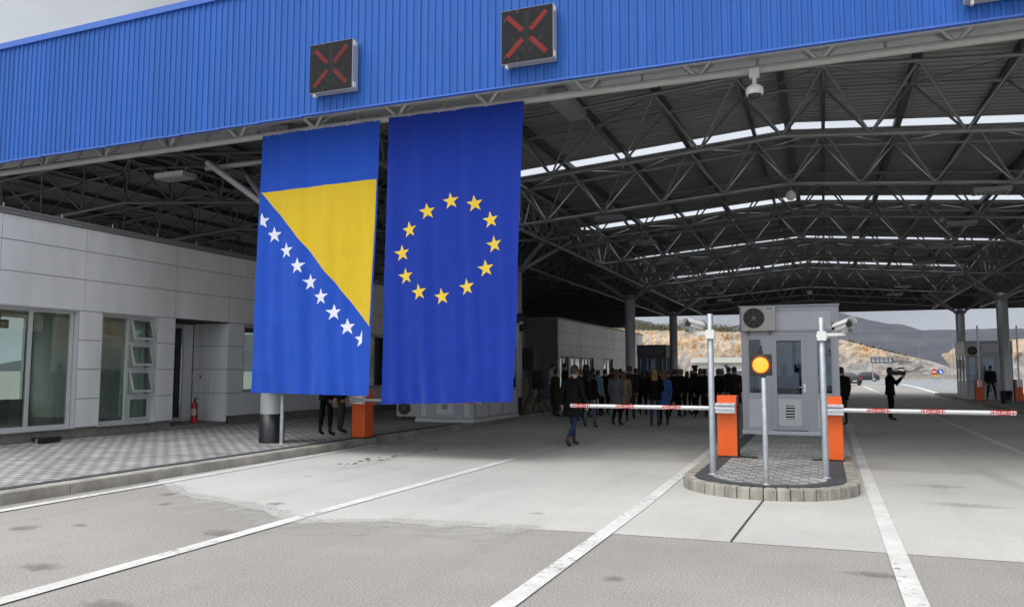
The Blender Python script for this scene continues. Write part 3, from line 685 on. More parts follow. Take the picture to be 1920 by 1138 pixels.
for y_, nm, z in ((OFX-1.12, 'white', 1.50), (OFX-.88, 'white', 1.50)):
    t = thing('wall_switch', 'small white wall box in the doorway recess, %s' % ('nearer the door' if y_ < OFX-1.0 else 'with a red button'), 'wall box', (y_, 17.858, z))
    b = MB(); b.box(-.075, .075, -.05, 0, -.06, .06); b.build('box_body', WHITEP, t, False, .008)
    b = MB(); b.tube((0, -.05, 0), (0, -.062, 0), .03, 10); b.build('button', WHITEP if y_ < OFX-1.0 else RED, t, False)
# windows farther along
for a0, a1, m in ((18.55, 21.2, (19.4,)), (21.3, 24.2, (22.7,)), (24.3, 27.9, (25.5, 26.7))):
    window(a0, a1, 1.06, 3.0, m); reveal(a0, a1, 1.06, 3.0)
# emergency exit sign inside
t = thing('exit_sign', 'dark green exit sign hanging inside the large left window', 'sign', (OFX-1.6, 12.35, 2.72))
b = MB(); b.box(-.02, .02, -.19, .19, -.1, .1); b.build('sign_body', mat('exit green', (.02, .10, .05), .4), t, False, .006)
b = MB()
b.box(.021, .024, -.11, -.09, -.04, .05); b.box(.021, .024, -.14, -.06, .05, .065)
b.prism([(-.02, 0), (.05, .055), (.05, .02), (.13, .02), (.13, -.02), (.05, -.02), (.05, -.055)], lambda u, v, d: (d, u, v), .021, .024); b.build('pictogram', mat('exit white', (.35, .42, .36), .5), t, False)
b = MB(); b.tube((0, 0, .1), (0, 0, .38), .008, 6); b.build('hanger', BLACK, t, False)
# ---- fire extinguisher
p = Vector((OFX-.42, 17.12, .24))
t = thing('fire_extinguisher', 'red fire extinguisher standing by the glass door in the recess', 'fire extinguisher', p)
b = MB(); b.lathe([(.07, 0), (.088, .02), (.09, .06), (.09, .44), (.075, .52), (.035, .57), (.03, .60)], 22); b.build('cylinder', RED, t, False)
b = MB(); b.tube((0, 0, .59), (0, 0, .66), .028, 12); b.box(-.02, .10, -.012, .012, .65, .67); b.box(-.02, .12, -.012, .012, .69, .705); b.build('valve', BLACK, t, False)
b = MB()
pts = [(.03, -.02, .63), (.09, -.05, .58), (.115, -.05, .45), (.11, -.04, .25)]
for a, c in zip(pts[:-1], pts[1:]): b.tube(a, c, .012, 8)
b.tube(pts[-1], (.11, -.04, .16), .018, 8, .024); b.build('hose', RUBBER, t, False)
b = MB(); b.lathe([(.0912, .22), (.0912, .40)], 22); b.build('label_band', mat('extinguisher label', (.62, .45, .42), .5), t, False)
# ---- black floodlight on the pavement
p = Vector((-15.25, 12.1, PZ)); t = thing('floor_floodlight', 'small black floodlight box on the paving by the left building wall', 'floodlight', p, math.radians(8))
b = MB(); b.loft([[(-.14, -.22, .015), (.14, -.22, .015), (.14, .22, .015), (-.14, .22, .015)], [(-.16, -.26, .12), (.16, -.26, .12), (.16, .26, .12), (-.16, .26, .12)]], smooth=False); b.build('lamp_body', BLACK, t, False, .012)
b = MB(); b.box(-.13, .13, -.22, .22, .121, .126); b.build('lamp_lens', mat('dark lens', (.04, .04, .045), .1), t, False)
b = MB(); b.box(-.02, .02, -.27, -.255, .0, .1); b.box(-.02, .02, .255, .27, 0, .1); b.build('bracket', GALV, t, False)

# ---- second building, jutting out farther along
B2 = thing('office_annex', 'far silver panelled annex jutting out behind the crowd', 'building', (-13.5, 42, PZ))
X2, zt2 = -13.5, 4.5
rects = []
ys = [41.2+2.45*i for i in range(10)]
for i, (a0, a1) in enumerate(zip(ys[:-1], ys[1:])):
    for z0, z1 in ((2.45, 3.12), (3.12, 3.8), (3.8, zt2)): rects.append((a0, a1, z0, z1))
    if i in (3, 6, 7, 8) or i == 5: 
        for z0, z1 in ((.2, .95), (.95, 1.7), (1.7, 2.45)): rects.append((a0, a1, z0, z1))
    elif i != 0: rects.append((a0, a1, .2, .95))
    else: rects += [(a0, a0+.45, .2, 2.45), (a1-.35, a1, .2, 2.45)]
P, K = clad(rects, X2, B2); P.build('wall_panels', CLAD, B2); K.build('backing_wall', SEAM, B2)
P, K = clad([(a, a+.95, z0, z1) for a in (-15.4, -14.45) for z0, z1 in ((.2, .95), (.95, 1.7), (1.7, 2.45), (2.45, 3.12), (3.12, 3.8), (3.8, zt2))], 41.17, B2, along='X')
P.build('end_wall_panels', mat('dark grey composite panel', (.12, .125, .135), .45, .2, var=.05), B2); K.build('end_backing_wall', SEAM, B2)
b = MB(); b.box(-27, X2+.04, 41.15, 63.3, zt2, zt2+.09); b.build('roof_coping', mat('grey coping', (.22, .22, .225), .5, .2), B2)
b = MB(); b.box(-19, -18.9, 41.4, 63, .2, 4.4); b.box(-19, X2-.2, 63.1, 63.2, .2, 4.4); b.box(-19, X2-.2, 41.35, 41.4, .2, 4.4); b.build('interior_wall', INT, B2)
PALE = glass('pale reflecting glass', (.75, .74, .66), .38)
window(41.65, 43.3, .22, 2.43, (42.5,), X=X2-.1, parent=B2, t=.09, gl=PALE, name='door')
for a0, a1, m in ((43.7, 46.0, (44.8,)), (46.2, 48.5, (46.95, 47.7)), (51.05, 53.4, (52.2,))): window(a0, a1, .97, 2.43, m, X=X2-.1, parent=B2, gl=PALE)

# ================================================================== BOOTHS
def booth(name, label, loc, W=2.2, D=3.4, H=3.07, ac=True, frame=None, panel=None, side_open=True, group='control booths'):
    fr, pn = frame or CBOOTH, panel or CPANEL
    t = thing(name, label, 'booth', loc, 0, group)
    h = W/2
    b = MB(); b.box(-h-.02, h+.02, -.02, D+.02, 0, .09); b.build('base', pn, t, False, .006)
    b = MB()
    for x in (-h, h-.14):
        for y in (0, D-.14): b.box(x, x+.14, y, y+.14, .09, H-.42)
    zs0, zs1, zu = .86, .96, 2.30
    # front framing: stiles and rails
    st_ = [-h+.14, -.62, .56, h-.14]
    for x0, x1 in ((-.62, -.40), (.38, .60)): b.box(x0, x1, .015, .085, .09, 2.44)
    for x0, x1 in ((-h+.14, -.62), (.60, h-.14)):
        b.box(x0, x1, .02, .08, zs0, zs1); b.box(x0, x1, .02, .08, zu, 2.44); b.box(x0, x1, .02, .08, .09, .17)
    b.box(-.40, .38, .015, .085, 2.34, 2.44)
    # side and back framing
    for x in (-h, h-.06):
        b.box(x, x+.06, .14, D-.14, zs0, zs1); b.box(x, x+.06, .14, D-.14, zu, 2.44); b.box(x, x+.06, .14, D-.14, .09, .17)
        for y in (1.1, 2.2): b.box(x-.003, x+.063, y-.05, y+.05, .17, 2.3)
    b.box(-h+.14, h-.14, D-.07, D-.01, zs0, zs1); b.box(-h+.14, h-.14, D-.07, D-.01, zu, 2.44); b.box(-.05, .05, D-.075, D-.005, .96, 2.3)
    b.build('frame', fr, t, False, .004)
    b = MB()
    for x0, x1 in ((-h+.14, -.62), (.60, h-.14)): b.box(x0, x1, .04, .06, .17, zs0)
    for x in (-h+.02, h-.04): b.box(x, x+.02, .14, D-.14, .17, zs0)
    b.box(-h+.14, h-.14, D-.05, D-.03, .09, zs0); b.build('lower_panel', pn, t, False)
    b = MB(); b.box(-h+.62, h-.16, -.014, .002, 2.50, H-.14); b.box(-h+.12, -h+.60, -.012, .002, 2.50, H-.14); b.build('sign_panel', pn, t, False, .004)
    b = MB(); b.box(-h-.03, h+.03, -.0, D+.03, 2.44, H-.02); b.build('roof_band', fr, t, False, .03)
    b = MB(); b.box(-h-.05, h+.05, -.02, D+.05, H-.02, H+.03); b.build('roof', fr, t, False, .02)
    for x0, x1 in ((-h+.14, -.62), (.60, h-.14)):
        g = MB(); g.box(x0, x1, .045, .055, zs1, zu); w_ = g.build('window', BGLASS, t, False)
        s_ = MB(); s_.box(x0, x0+.03, .03, .07, zs1, zu); s_.box(x1-.03, x1, .03, .07, zs1, zu); s_.box(x0+.03, x1-.03, .03, .07, zs1, zs1+.03); s_.box(x0+.03, x1-.03, .03, .07, zu-.03, zu); s_.build('window_frame', fr, w_, False)
    for x in (-h+.025, h-.035):
        for y0, y1 in ((.14, 1.05), (1.15, 2.15), (2.25, D-.14)):
            g = MB(); g.box(x, x+.01, y0, y1, zs1, zu); g.build('window', BGLASS, t, False)
    for x0, x1 in ((-h+.14, -.05), (.05, h-.14)):
        g = MB(); g.box(x0, x1, D-.045, D-.035, zs1, zu); g.build('window', BGLASS, t, False)
    # door
    b = MB(); b.box(-.40, -.29, .005, .065, .11, 2.34); b.box(.27, .38, .005, .065, .11, 2.34); b.box(-.29, .27, .005, .065, 2.24, 2.34); b.box(-.29, .27, .005, .065, .11, .22); b.box(-.29, .27, .005, .065, zs0, zs1)
    d = b.build('door', fr, t, False, .004)
    g = MB(); g.box(-.29, .27, .03, .04, zs1, 2.24); g.build('door_pane', BGLASS, d, False)
    b = MB(); b.box(-.29, .27, .025, .045, .22, zs0); b.build('door_panel', pn, d, False)
    b = MB(); b.tube((.325, .005, 1.12), (.325, -.05, 1.12), .012, 8); b.tube((.325, -.05, 1.12), (.20, -.05, 1.13), .012, 8); b.box(.305, .345, -.004, .005, 1.02, 1.2); b.build('door_handle', CHROME, d, False)
    b = MB(); b.box(-.145, .125, .008, .025, .33, .36); b.box(-.145, .125, .008, .025, .70, .73); b.box(-.145, -.115, .008, .025, .36, .70); b.box(.095, .125, .008, .025, .36, .70)
    for k in range(5): b.box(-.115, .095, 0, .02, .375+k*.068, .405+k*.068)
    b.build('vent', WHITE, d, False)
    b = MB(); b.box(-.115, .095, .014, .024, .36, .70); b.build('vent_slots', BLACK, d, False)
    b = MB(); b.box(-h+.2, h-.2, 1.5, 2.1, .78, .82); b.box(-.55, -.05, 1.7, 1.75, .95, 1.3); b.box(-.34, -.26, 1.72, 1.78, .82, 1.0); b.box(.2, .7, 1.6, 1.9, .82, 1.0); b.build('desk', mat('booth desk', (.10, .09, .085), .5), t, False)
    b = MB(); b.box(-h+.06, h-.06, .08, D-.08, .088, .1); b.build('floor', INTF, t, False)
    b = MB(); b.box(-h+.06, h-.06, .08, D-.08, 2.46, 2.5); b.build('ceiling', pn, t, False)
    return t
def ac_unit(label, loc, s=1.0, rz=0):
    t = thing('air_conditioner', label, 'air conditioner', loc, rz)
    b = MB(); b.box(-.40*s, .40*s, -.30, 0, 0, .60*s); b.build('casing', mat('ac casing', (.56, .54, .50), .5, var=.05), t, False, .012)
    b = MB(); c = (-.10*s, 0, .31*s)
    b.lathe([(.235*s, -.315), (.25*s, -.30)], 28, c, axis='Y'); b.build('fan_opening', BLACK, t, False)
    b = MB()
    for r in (.06, .10, .14, .18, .22, .245):
        n = 28; pts = [(c[0]+r*s*math.cos(2*math.pi*k/n), -.325, c[2]+r*s*math.sin(2*math.pi*k/n)) for k in range(n+1)]
        for p, q in zip(pts[:-1], pts[1:]): b.tube(p, q, .004, 4, cap=False)
    for k in range(8):
        a = math.pi*k/4; b.tube((c[0]+.04*s*math.cos(a), -.326, c[2]+.04*s*math.sin(a)), (c[0]+.25*s*math.cos(a), -.322, c[2]+.25*s*math.sin(a)), .005, 4)
    b.lathe([(.04*s, -.33), (.045*s, -.318)], 16, c, axis='Y'); b.build('fan_grille', mat('grille grey', (.22, .21, .19), .5), t, False)
    b = MB(); b.box(.20*s, .34*s, -.304, -.3, .52*s, .56*s); b.build('badge', mat('teal badge', (.12, .38, .42), .5), t, False)
    b = MB()
    for x in (-.25*s, .25*s): b.box(x-.02, x+.02, -.34, 0.02, -.04, 0); b.box(x-.02, x+.02, -.03, .02, -.10, -.04)
    b.build('bracket', STEEL, t, False)
    return t
p0 = Vector((-.76, 20.1, PZ))
booth('control_booth', 'grey control booth in the middle of the traffic island behind the amber light', p0)
ac_unit('cream air conditioner unit on the front of the central booth', (p0.x-.67, p0.y-.0, PZ+2.47), 0.98)
booth('control_booth', 'grey control booth half hidden behind the blue flag with yellow stars', (-10.45, 21.2, PZ), 1.9, 3.6)
ac_unit('small white air conditioner unit on the pavement left of the hidden booth', (-12.0, 21.9, PZ+.12), .8, math.radians(12))
DKF, DKP = mat('dark booth aluminium', (.075, .075, .08), .45, .2), mat('dark booth panel', (.10, .10, .105), .5)
p = PY(1222, 700, 48); booth('control_booth', 'dark grey booth behind the crowd between the two far left columns', (p.x, 48, PZ), 1.75, 3.2, 3.05, True, DKF, DKP)
t = booth('control_booth', 'grey booth on the right pavement behind the upright barrier arms', (8.3, 49.2, PZ), 2.2, 3.4, 3.1, True, CBOOTH, CPANEL)
p = PY(1826, 652, 49); ac_unit('grey air conditioner on the front of the right pavement booth', (p.x, 49.2, PZ+2.3), .95)

# ================================================================== LANE SIGNALS
def signal(px0, px1, label, zc=7.43):
    Y = 12.36; a, c = PY(px0, 100, Y), PY(px1, 100, Y); x = (a.x+c.x)/2
    t = thing('lane_signal', label, 'lane signal', (x, Y, zc), 0, 'lane signals on the blue fascia')
    b = MB(); b.box(-.48, .48, 0, .19, -.48, .48); b.build('casing', mat('signal casing', (.42, .43, .45), .45, .2), t, False, .008)
    b = MB(); b.box(-.47, .47, -.012, 0, -.47, .47); b.build('face', mat('signal face', (.012, .012, .013), .6, var=.1, spec=.2), t, False, .003)
    led = emis('red led', (1, .05, .04), 1.7) if px0 > 800 else emis('dim red led', (1, .06, .05), 1.0)
    for sa in (-1, 1):
        for sb in (-1, 1):
            b = MB(); Rm = Matrix.Rotation(-math.atan2(sb, sa), 4, 'Y'); b.box(.10, .51, -.0145, -.010, -.038, .038, M=Rm)
            for k in range(10):
                for r in (-1, 0, 1):
                    p_ = Rm @ Vector((.12+k*.041, 0, r*.029)); b.tube((p_.x, -.012, p_.z), (p_.x, -.020, p_.z), .0064, 6, m=1)
            b.build('red_bar', [mat('dark red lens', (.014, .010, .010), .6, spec=.2), led], t, False)
    b = MB()
    for k in range(17):
        for r in (-1, 0, 1): b.tube((r*.03, -.012, .40-k*.036), (r*.03, -.016, .40-k*.036), .006, 5)
    for sgn in (-1, 1):
        for k in range(9):
            for r in (0, 1, 2):
                u, v = sgn*(.03+k*.03), -.34+k*.03+r*.035; b.tube((u, -.012, v), (u, -.016, v), .006, 5)
    b.build('unlit_arrow', mat('unlit led', (.07, .08, .08), .4), t, False)
    for u, v in ((-.40, .30), (-.40, -.36), (-.16, .42), (-.16, -.42)):
        b = MB(); b.box(u-.022, u+.022, -.022, -.012, v-.035, v+.03); b.build('latch', BLACK, t, False)
    for u, v in ((.485, .40), (.485, -.40), (-.38, -.485)):
        b = MB(); b.box(u-.03, u+.012, .02, .11, v-.05, v+.05); b.build('corner_cap', WHITEP, t, False, .006)
    return t
signal(583, 660, 'square black lane signal with a dim red cross above the left flag')
signal(941, 1036, 'square black lane signal with a bright red cross above the right flag edge')
t = signal(1845, 1935, 'lane signal cut off by the top right corner of the photo', 7.36)

# ================================================================== FLAGS
FLY = 13.36
def flag_surface(corners, seed):
    C_ = [PY(*p, FLY) for p in corners]                        # TL TR BL BR
    def xz(u, v):
        a = C_[0].lerp(C_[1], u); c = C_[2].lerp(C_[3], u); return a.lerp(c, v)
    def depth(x, z, top, bot):
        v = min(1, max(0, (top-z)/(top-bot)))
        s = .016*math.sin(x*7.1+seed)+.017*math.sin(x*11.3+seed*2+z*.4)*(.3+v)+.012*math.sin(x*19+seed+z*.7)*(.25+v)
        s += .05*(noise.noise((x*2.1+seed, z*.55, 1.7)))*(.4+1.2*v) + .02*v*noise.noise((x*4+seed, z*3.2, 5))
        s += .006*sum(math.exp(-((v-c_)/.006)**2) for c_ in (.25, .5, .75))
        if v > .86: s += .018*math.sin(x*16+seed*3+z*2)*((v-.86)/.14)
        return s
    top = (C_[0].z+C_[1].z)/2; bot = (C_[2].z+C_[3].z)/2
    return xz, (lambda x, z, o=0: (x, FLY+depth(x, z, top, bot)-o, z))
def tri_fill(b, A, B, C, n, fn):
    idx = {}; vs = []
    for i in range(n+1):
        for j in range(n+1-i):
            p = A + (B-A)*(i/n) + (C-A)*(j/n); idx[i, j] = len(vs); vs.append(fn(p.x, p.y))
    fs = []
    for i in range(n):
        for j in range(n-i):
            fs.append((idx[i, j], idx[i+1, j], idx[i, j+1]))
            if i+j < n-1: fs.append((idx[i+1, j], idx[i+1, j+1], idx[i, j+1]))
    b.add(vs, fs, 0, True)
def star(b, cx, cz, R, fn, rot=0.0, clip=None):
    pts = []
    for k in range(10):
        r = R if k % 2 == 0 else R*.40; a = rot+math.pi*k/5; pts.append(Vector((cx-r*math.sin(a), cz+r*math.cos(a))))
    if clip is not None:                                        # keep the side of the seam the photo shows
        o = []; s, x = clip
        for p, q in zip(pts, pts[1:]+pts[:1]):
            ip, iq = s*(p.x-x) >= 0, s*(q.x-x) >= 0
            if ip: o.append(p)
            if ip != iq: o.append(p+(q-p)*((x-p.x)/(q.x-p.x)))
        pts = o
    c = Vector((sum(p.x for p in pts)/len(pts), sum(p.y for p in pts)/len(pts)))
    for p, q in zip(pts, pts[1:]+pts[:1]): tri_fill(b, c, p, q, 4, fn)
def fabric(name, col):
    m = mat(name, col, .8, var=.04, vscale=1.5, stretch=(2, 1, .5), spec=.15)
    nt = m.node_tree; b = nt.nodes['Principled BSDF']; b.inputs['Sheen Weight'].default_value = .15
    wv = nt.nodes.new('ShaderNodeTexNoise'); wv.inputs['Scale'].default_value = 1; mp = nt.nodes.new('ShaderNodeMapping'); mp.inputs['Scale'].default_value = (26, 1, 1.2)
    t = nt.nodes.new('ShaderNodeTexCoord'); bp = nt.nodes.new('ShaderNodeBump'); bp.inputs['Strength'].default_value = .6; bp.inputs['Distance'].default_value = .014
    nt.links.new(t.outputs['Object'], mp.inputs[0]); nt.links.new(mp.outputs[0], wv.inputs['Vector']); nt.links.new(wv.outputs[0], bp.inputs['Height']); nt.links.new(bp.outputs[0], b.inputs['Normal'])
    return m
FB1, FB2 = fabric('bright blue flag cloth', (.014, .074, .45)), fabric('deep blue flag cloth', (.008, .034, .30))
FYEL, FWHT = fabric('yellow flag cloth', (.64, .44, .022)), fabric('white flag cloth', (.72, .74, .82))
FYE2 = fabric('yellow star cloth', (.76, .53, .05))
def flag(name, label, corners, mcloth, seed):
    xz, fn = flag_surface(corners, seed); p = (xz(0, 0)+xz(1, 0))/2
    t = thing(name, label, 'flag', (p.x, FLY, p.z))
    b = MB()
    def f(u, v):
        q = xz(u, v); dz = .018*math.sin(u*14+seed)*(1 if v > .999 else 0); return fn(q.x, q.z+dz)
    b.grid(70, 110, f); b.build('cloth', mcloth, t)
    b = MB()
    def f2(u, v):
        q = xz(u, .992+.008*v); r = fn(q.x, q.z); return (r[0], r[1]-.006, r[2]-.012)
    b.grid(70, 1, f2); b.build('hem', mcloth, t)
    b = MB(); q0, q1 = xz(0, 0), xz(1, 0); n = 9
    for k in range(n):
        q = q0.lerp(q1, (k+.3)/(n-.4)); b.tube((q.x, FLY+.0, q.z-.02), (q.x+.01, TRY, q.z+.10), .008, 5)
    b.build('tie', WHITEP, t)
    return t, xz, fn
t, xz, fn = flag('hanging_flag', 'hanging blue flag with a yellow triangle and a diagonal row of white stars', ((493, 256), (712, 226), (472, 735), (692, 741)), FB1, 1.3)
b = MB(); A, B_, C_ = [PY(*q, FLY) for q in ((490.5, 362), (705.3, 336), (694.5, 612))]
tri_fill(b, Vector((A.x, A.z)), Vector((B_.x, B_.z)), Vector((C_.x, C_.z)), 60, lambda x, z: fn(x, z, .005)); b.build('yellow_triangle', FYEL, t, recalc=False)
for k, (px, py) in enumerate(((492, 415), (514, 441), (537, 470), (559.5, 499), (581, 529), (603, 557), (626, 586), (651.5, 613), (679, 636))):
    b = MB(); q = PY(px, py, FLY); star(b, q.x, q.z, .178, lambda x, z: fn(x, z, .006), .03, (1, q.x-.03) if k == 0 else ((-1, q.x+.0) if k == 8 else None)); b.build('white_star', FWHT, t, recalc=False)
t, xz, fn = flag('hanging_flag', 'hanging deep blue flag with a ring of twelve yellow stars', ((730, 222), (982, 190), (715, 757), (962, 752)), FB2, 4.1)
for px, py in ((845, 377), (890, 382), (919, 412), (926, 458), (910, 503), (875, 538), (828, 556), (787, 548), (761, 518), (754, 475), (768, 431), (802, 397)):
    b = MB(); q = PY(px, py, FLY); star(b, q.x, q.z, .168, lambda x, z: fn(x, z, .006), .12); b.build('yellow_star', FYE2, t, recalc=False)

# ================================================================== BARRIERS
def text_mesh(s, size, name='lettering'):
    cu = bpy.data.curves.new(name, 'FONT'); cu.body = s; cu.size = size; cu.align_x = 'CENTER'; cu.align_y = 'CENTER'; cu.extrude = .0006
    o = bpy.data.objects.new(name, cu); COL.objects.link(o); dg = bpy.context.evaluated_depsgraph_get()
    me = bpy.data.meshes.new_from_object(o.evaluated_get(dg)); bpy.data.objects.remove(o); return me
TXT = text_mesh('QUIKO', .075); TXT.materials.append(WHITE)
STK = mat('red reflective sticker', (.50, .03, .025), .4)
def barrier(label, loc, s, length, ends, up=False, H=1.08, rz=0, wd=.34):
    """s: side the arm points to; ends: distances of the sticker centres along the arm"""
    t = thing('barrier_gate', label, 'barrier', loc, rz, 'orange barrier gates')
    b = MB(); b.box(-wd/2, wd/2, 0, .36, .02, H); b.build('cabinet', ORANGE, t, False, .008)
    b = MB(); b.box(-wd/2-.012, wd/2+.012, -.01, .375, 0, .025); b.box(s*-wd/2-.006 if s > 0 else wd/2-.004, (s*-wd/2+.004) if s > 0 else wd/2+.006, .0, .36, .03, H-.01); b.build('cabinet_base', BLACK, t, False)
    b = MB(); b.box(-.0*wd-.015, .015, -.012, .0, H*.78-.005, H*.78+.005); b.tube((s*-.02, -.006, H-.16), (s*-.02, .01, H-.16), .014, 10); b.build('lock', BLACK, t, False)
    za = .86; ya = -.10
    Mx = Matrix.Translation((0, ya, za))
    if up: Mx = Mx @ Matrix.Rotation(math.radians(-90)*s, 4, 'Y')
    a0 = -wd/2+.02 if s > 0 else wd/2-.02
    b = MB()
    x0, x1 = sorted((a0*1.0, s*(wd/2+.02)))
    b.box(x0, x1, -.065, .06, .055, .075, M=Mx); b.box(x0, x1, -.065, .06, -.075, -.055, M=Mx); b.box(x0, x1, .06, .10, -.09, .09, M=Mx)
    for xx in (x0+.08, x1-.08):
        for zz in (-.085, .075): b.tube(Mx @ Vector((xx, 0, zz)), Mx @ Vector((xx, 0, zz+.015)), .012, 8)
    b.build('arm_bracket', CHROME, t, False)
    b = MB(); p, q = Mx @ Vector((a0, 0, 0)), Mx @ Vector((s*length, 0, 0)); b.tube(p, q, .038, 18); arm = b.build('arm', ALU, t, False)
    b = MB(); b.tube(q, Mx @ Vector((s*(length+.025), 0, 0)), .040, 18, .030); b.build('end_cap', RUBBER, arm, False)
    for d in ends:
        b = MB(); b.tube(Mx @ Vector((s*d-.175, 0, 0)), Mx @ Vector((s*d+.175, 0, 0)), .0388, 18, cap=False); st_ = b.build('sticker', STK, arm, False)
        for side in (-1, 1):
            for k in (0, 1):
                b = MB()
                cx = s*d+side*.135-.025+k*.042
                b.prism([(0, .03), (.028, .03), (.046, 0), (.028, -.03), (0, -.03), (.018, 0)], lambda u, v, dd: tuple(Mx @ Vector((cx+u-.012, -.0392-dd+ (.0 if abs(v) < .01 else .008), v))), 0, .0012)
                b.build('chevron', WHITE, st_, False)
        o = bpy.data.objects.new('lettering', TXT); COL.objects.link(o); o.parent = st_
        o.matrix_local = Mx @ Matrix.Translation((s*d, -.041, 0)) @ Matrix.Rotation(math.radians(90), 4, 'X') @ Matrix.Scale(.9, 4, (0, 1, 0))
    return t
barrier('orange barrier gate on the left side of the island with its arm lowered left', (-1.62, 14.55, PZ), -1, 2.85, (2.65, 1.80, .95))
barrier('orange barrier gate on the right side of the island with its arm lowered right', (.10, 14.6, PZ), 1, 2.68, (2.50, 1.52, .72))
barrier('orange barrier gate by the left kerb with its arm behind the starred flag', (-9.80, 15.5, PZ), 1, 3.1, (2.85, 1.9, .95), wd=.34, rz=math.radians(0))
for px, lab in ((1838, 'orange barrier gate left of the right column with its arm raised upright'), (1912, 'orange barrier gate at the right photo edge with its arm raised upright')):
    q = G(px, 752, PZ); barrier(lab, (q.x, q.y, PZ), 1, 2.9, (), True)
    
# ================================================================== POSTS
def post(name, label, cat, loc, H, r, extra=None):
    t = thing(name, label, cat, loc)
    b = MB(); b.lathe([(r, 0), (r, H), (r*.8, H+.006)], 18); b.build('pole', GALV, t, False)
    b = MB(); b.lathe([(r*1.7, .0), (r*1.7, .012), (r*1.05, .02)], 18); b.build('base_plate', GALV, t, False)
    return t
def box_camera(label, loc, side, zb_):
    """bracket on the pole, arm, hooded camera, infrared lamp below"""
    t = thing('surveillance_camera', label, 'camera', (loc[0], loc[1], zb_))
    b = MB(); b.box(-.062, .062, -.072, -.05, -.065, .065); b.box(-.062, .062, .05, .072, -.065, .065); b.box(-.075, -.05, -.05, .05, -.02, .02); b.box(.05, .075, -.05, .05, -.02, .02); b.build('pole_clamp', WHITEP, t, False)
    b = MB(); k_ = .30 if side > 0 else .24; b.box(min(0, side*k_)+.05*(side > 0), max(0, side*k_)-.05*(side < 0), -.022, .022, .0, .04); b.box(side*k_-.025, side*k_+.025, -.024, .024, .0, .11); b.build('camera_arm', WHITEP, t, False)
    Mx = Matrix.Translation((side*(.30 if side > 0 else .24), -.02, .14)) @ Matrix.Scale(.66, 4) @ Matrix.Rotation(math.radians(32)*side, 4, 'Z') @ Matrix.Rotation(math.radians(-9), 4, 'X')
    b = MB(); prof = [(-.075, -.06), (.075, -.06), (.08, .03), (.05, .075), (-.05, .075), (-.08, .03)]
    b.loft([[Mx @ Vector((u, y, v)) for u, v in prof] for y in (-.18, .24)], smooth=False); b.build('camera_body', WHITEP, t, False)
    b = MB(); n = 10
    def hood(y, r): return [Mx @ Vector((r*1.15*math.cos(math.pi*k/n), y, .02+r*math.sin(math.pi*k/n))) for k in range(n+1)]
    A, B2_ = hood(-.30, .10), hood(.26, .10); C2, D2 = hood(-.30, .108), hood(.26, .108); m_ = n+1
    b.add(A+B2_+C2+D2, [(k, k+1, m_+k+1, m_+k) for k in range(n)] + [(2*m_+k, 3*m_+k, 3*m_+k+1, 2*m_+k+1) for k in range(n)] + [(k, 2*m_+k, 2*m_+k+1, k+1) for k in range(n)]); b.build('sun_hood', WHITEP, t, False)
    b = MB(); b.tube(Mx @ Vector((0, -.18, .0)), Mx @ Vector((0, -.195, 0)), .05, 16); b.build('lens', BLACK, t, False)
    b = MB(); b.box(-.07, .07, -.2, -.06, -.19, -.08, M=Mx); b.box(-.01, .01, -.14, -.12, -.09, -.05, M=Mx); il = b.build('infrared_lamp', mat('lamp grey', (.30, .30, .30), .5), t, False)
    b = MB()
    for i in range(5):
        for j in range(3): b.tube(Mx @ Vector((-.05+i*.025, -.2, -.17+j*.03)), Mx @ Vector((-.05+i*.025, -.206, -.17+j*.03)), .008, 6)
    b.build('lamp_leds', BLACK, il, False)
    return t
q = G(1337, 889, PZ); post('camera_post', 'galvanised camera post left on the island nose', 'post', (q.x, q.y, PZ), 2.36, .045); box_camera('white hooded camera pointing left from the left island post', (q.x, q.y), -1, PY(1334, 627, q.y).z)
q = G(1549, 896, PZ); post('camera_post', 'galvanised camera post right on the island nose', 'post', (q.x, q.y, PZ), 2.28, .045); box_camera('white hooded camera pointing right from the right island post', (q.x, q.y), 1, PY(1546, 630, q.y).z)
q = PY(531, 700, 13.66); post('galvanised_post', 'bare galvanised post at the left kerb below the triangle flag', 'post', (q.x, q.y, PZ), 2.35, .042)
# amber light
q = G(1437, 908, PZ); t = post('amber_signal', 'lit round amber warning light on a slim grey post at the island nose', 'signal light', (q.x, q.y, PZ), 1.42, .036)
zc = PY(1433, 684, q.y).z - PZ; xo = -.035
b = MB(); b.box(xo-.145, xo+.145, -.02, .10, zc-.145, zc+.145); b.build('backplate', mat('signal black plate', (.02, .015, .012), .4), t, False, .01)
b = MB(); b.lathe([(.122, -.02), (.122, -.05), (.113, -.05), (.111, -.02)], 28, (xo, 0, zc), axis='Y'); b.build('visor', BLACK, t, False)
b = MB(); b.lathe([(.128, -.0205), (.112, -.026)], 28, (xo, 0, zc), axis='Y'); b.build('lens_rim', emis('orange rim', (1, .13, .01), .55), t, False)
b = MB(); b.lathe([(.0, -.052), (.05, -.050), (.09, -.038), (.110, -.022)], 28, (xo, 0, zc), axis='Y'); b.build('amber_lens', emis('amber lamp', (1, .37, .022), 1.9), t, False)
b = MB(); b.box(-.03, .03, -.02, .06, 1.40, zc-.147); b.build('mount', BLACK, t, False)
b = MB(); b.box(xo-.03, xo+.03, .0, .06, zc+.147, zc+.20); b.tube((xo, .03, zc+.18), (xo, .03, zc+.26), .022, 12); b.build('top_cap', BLACK, t, False)
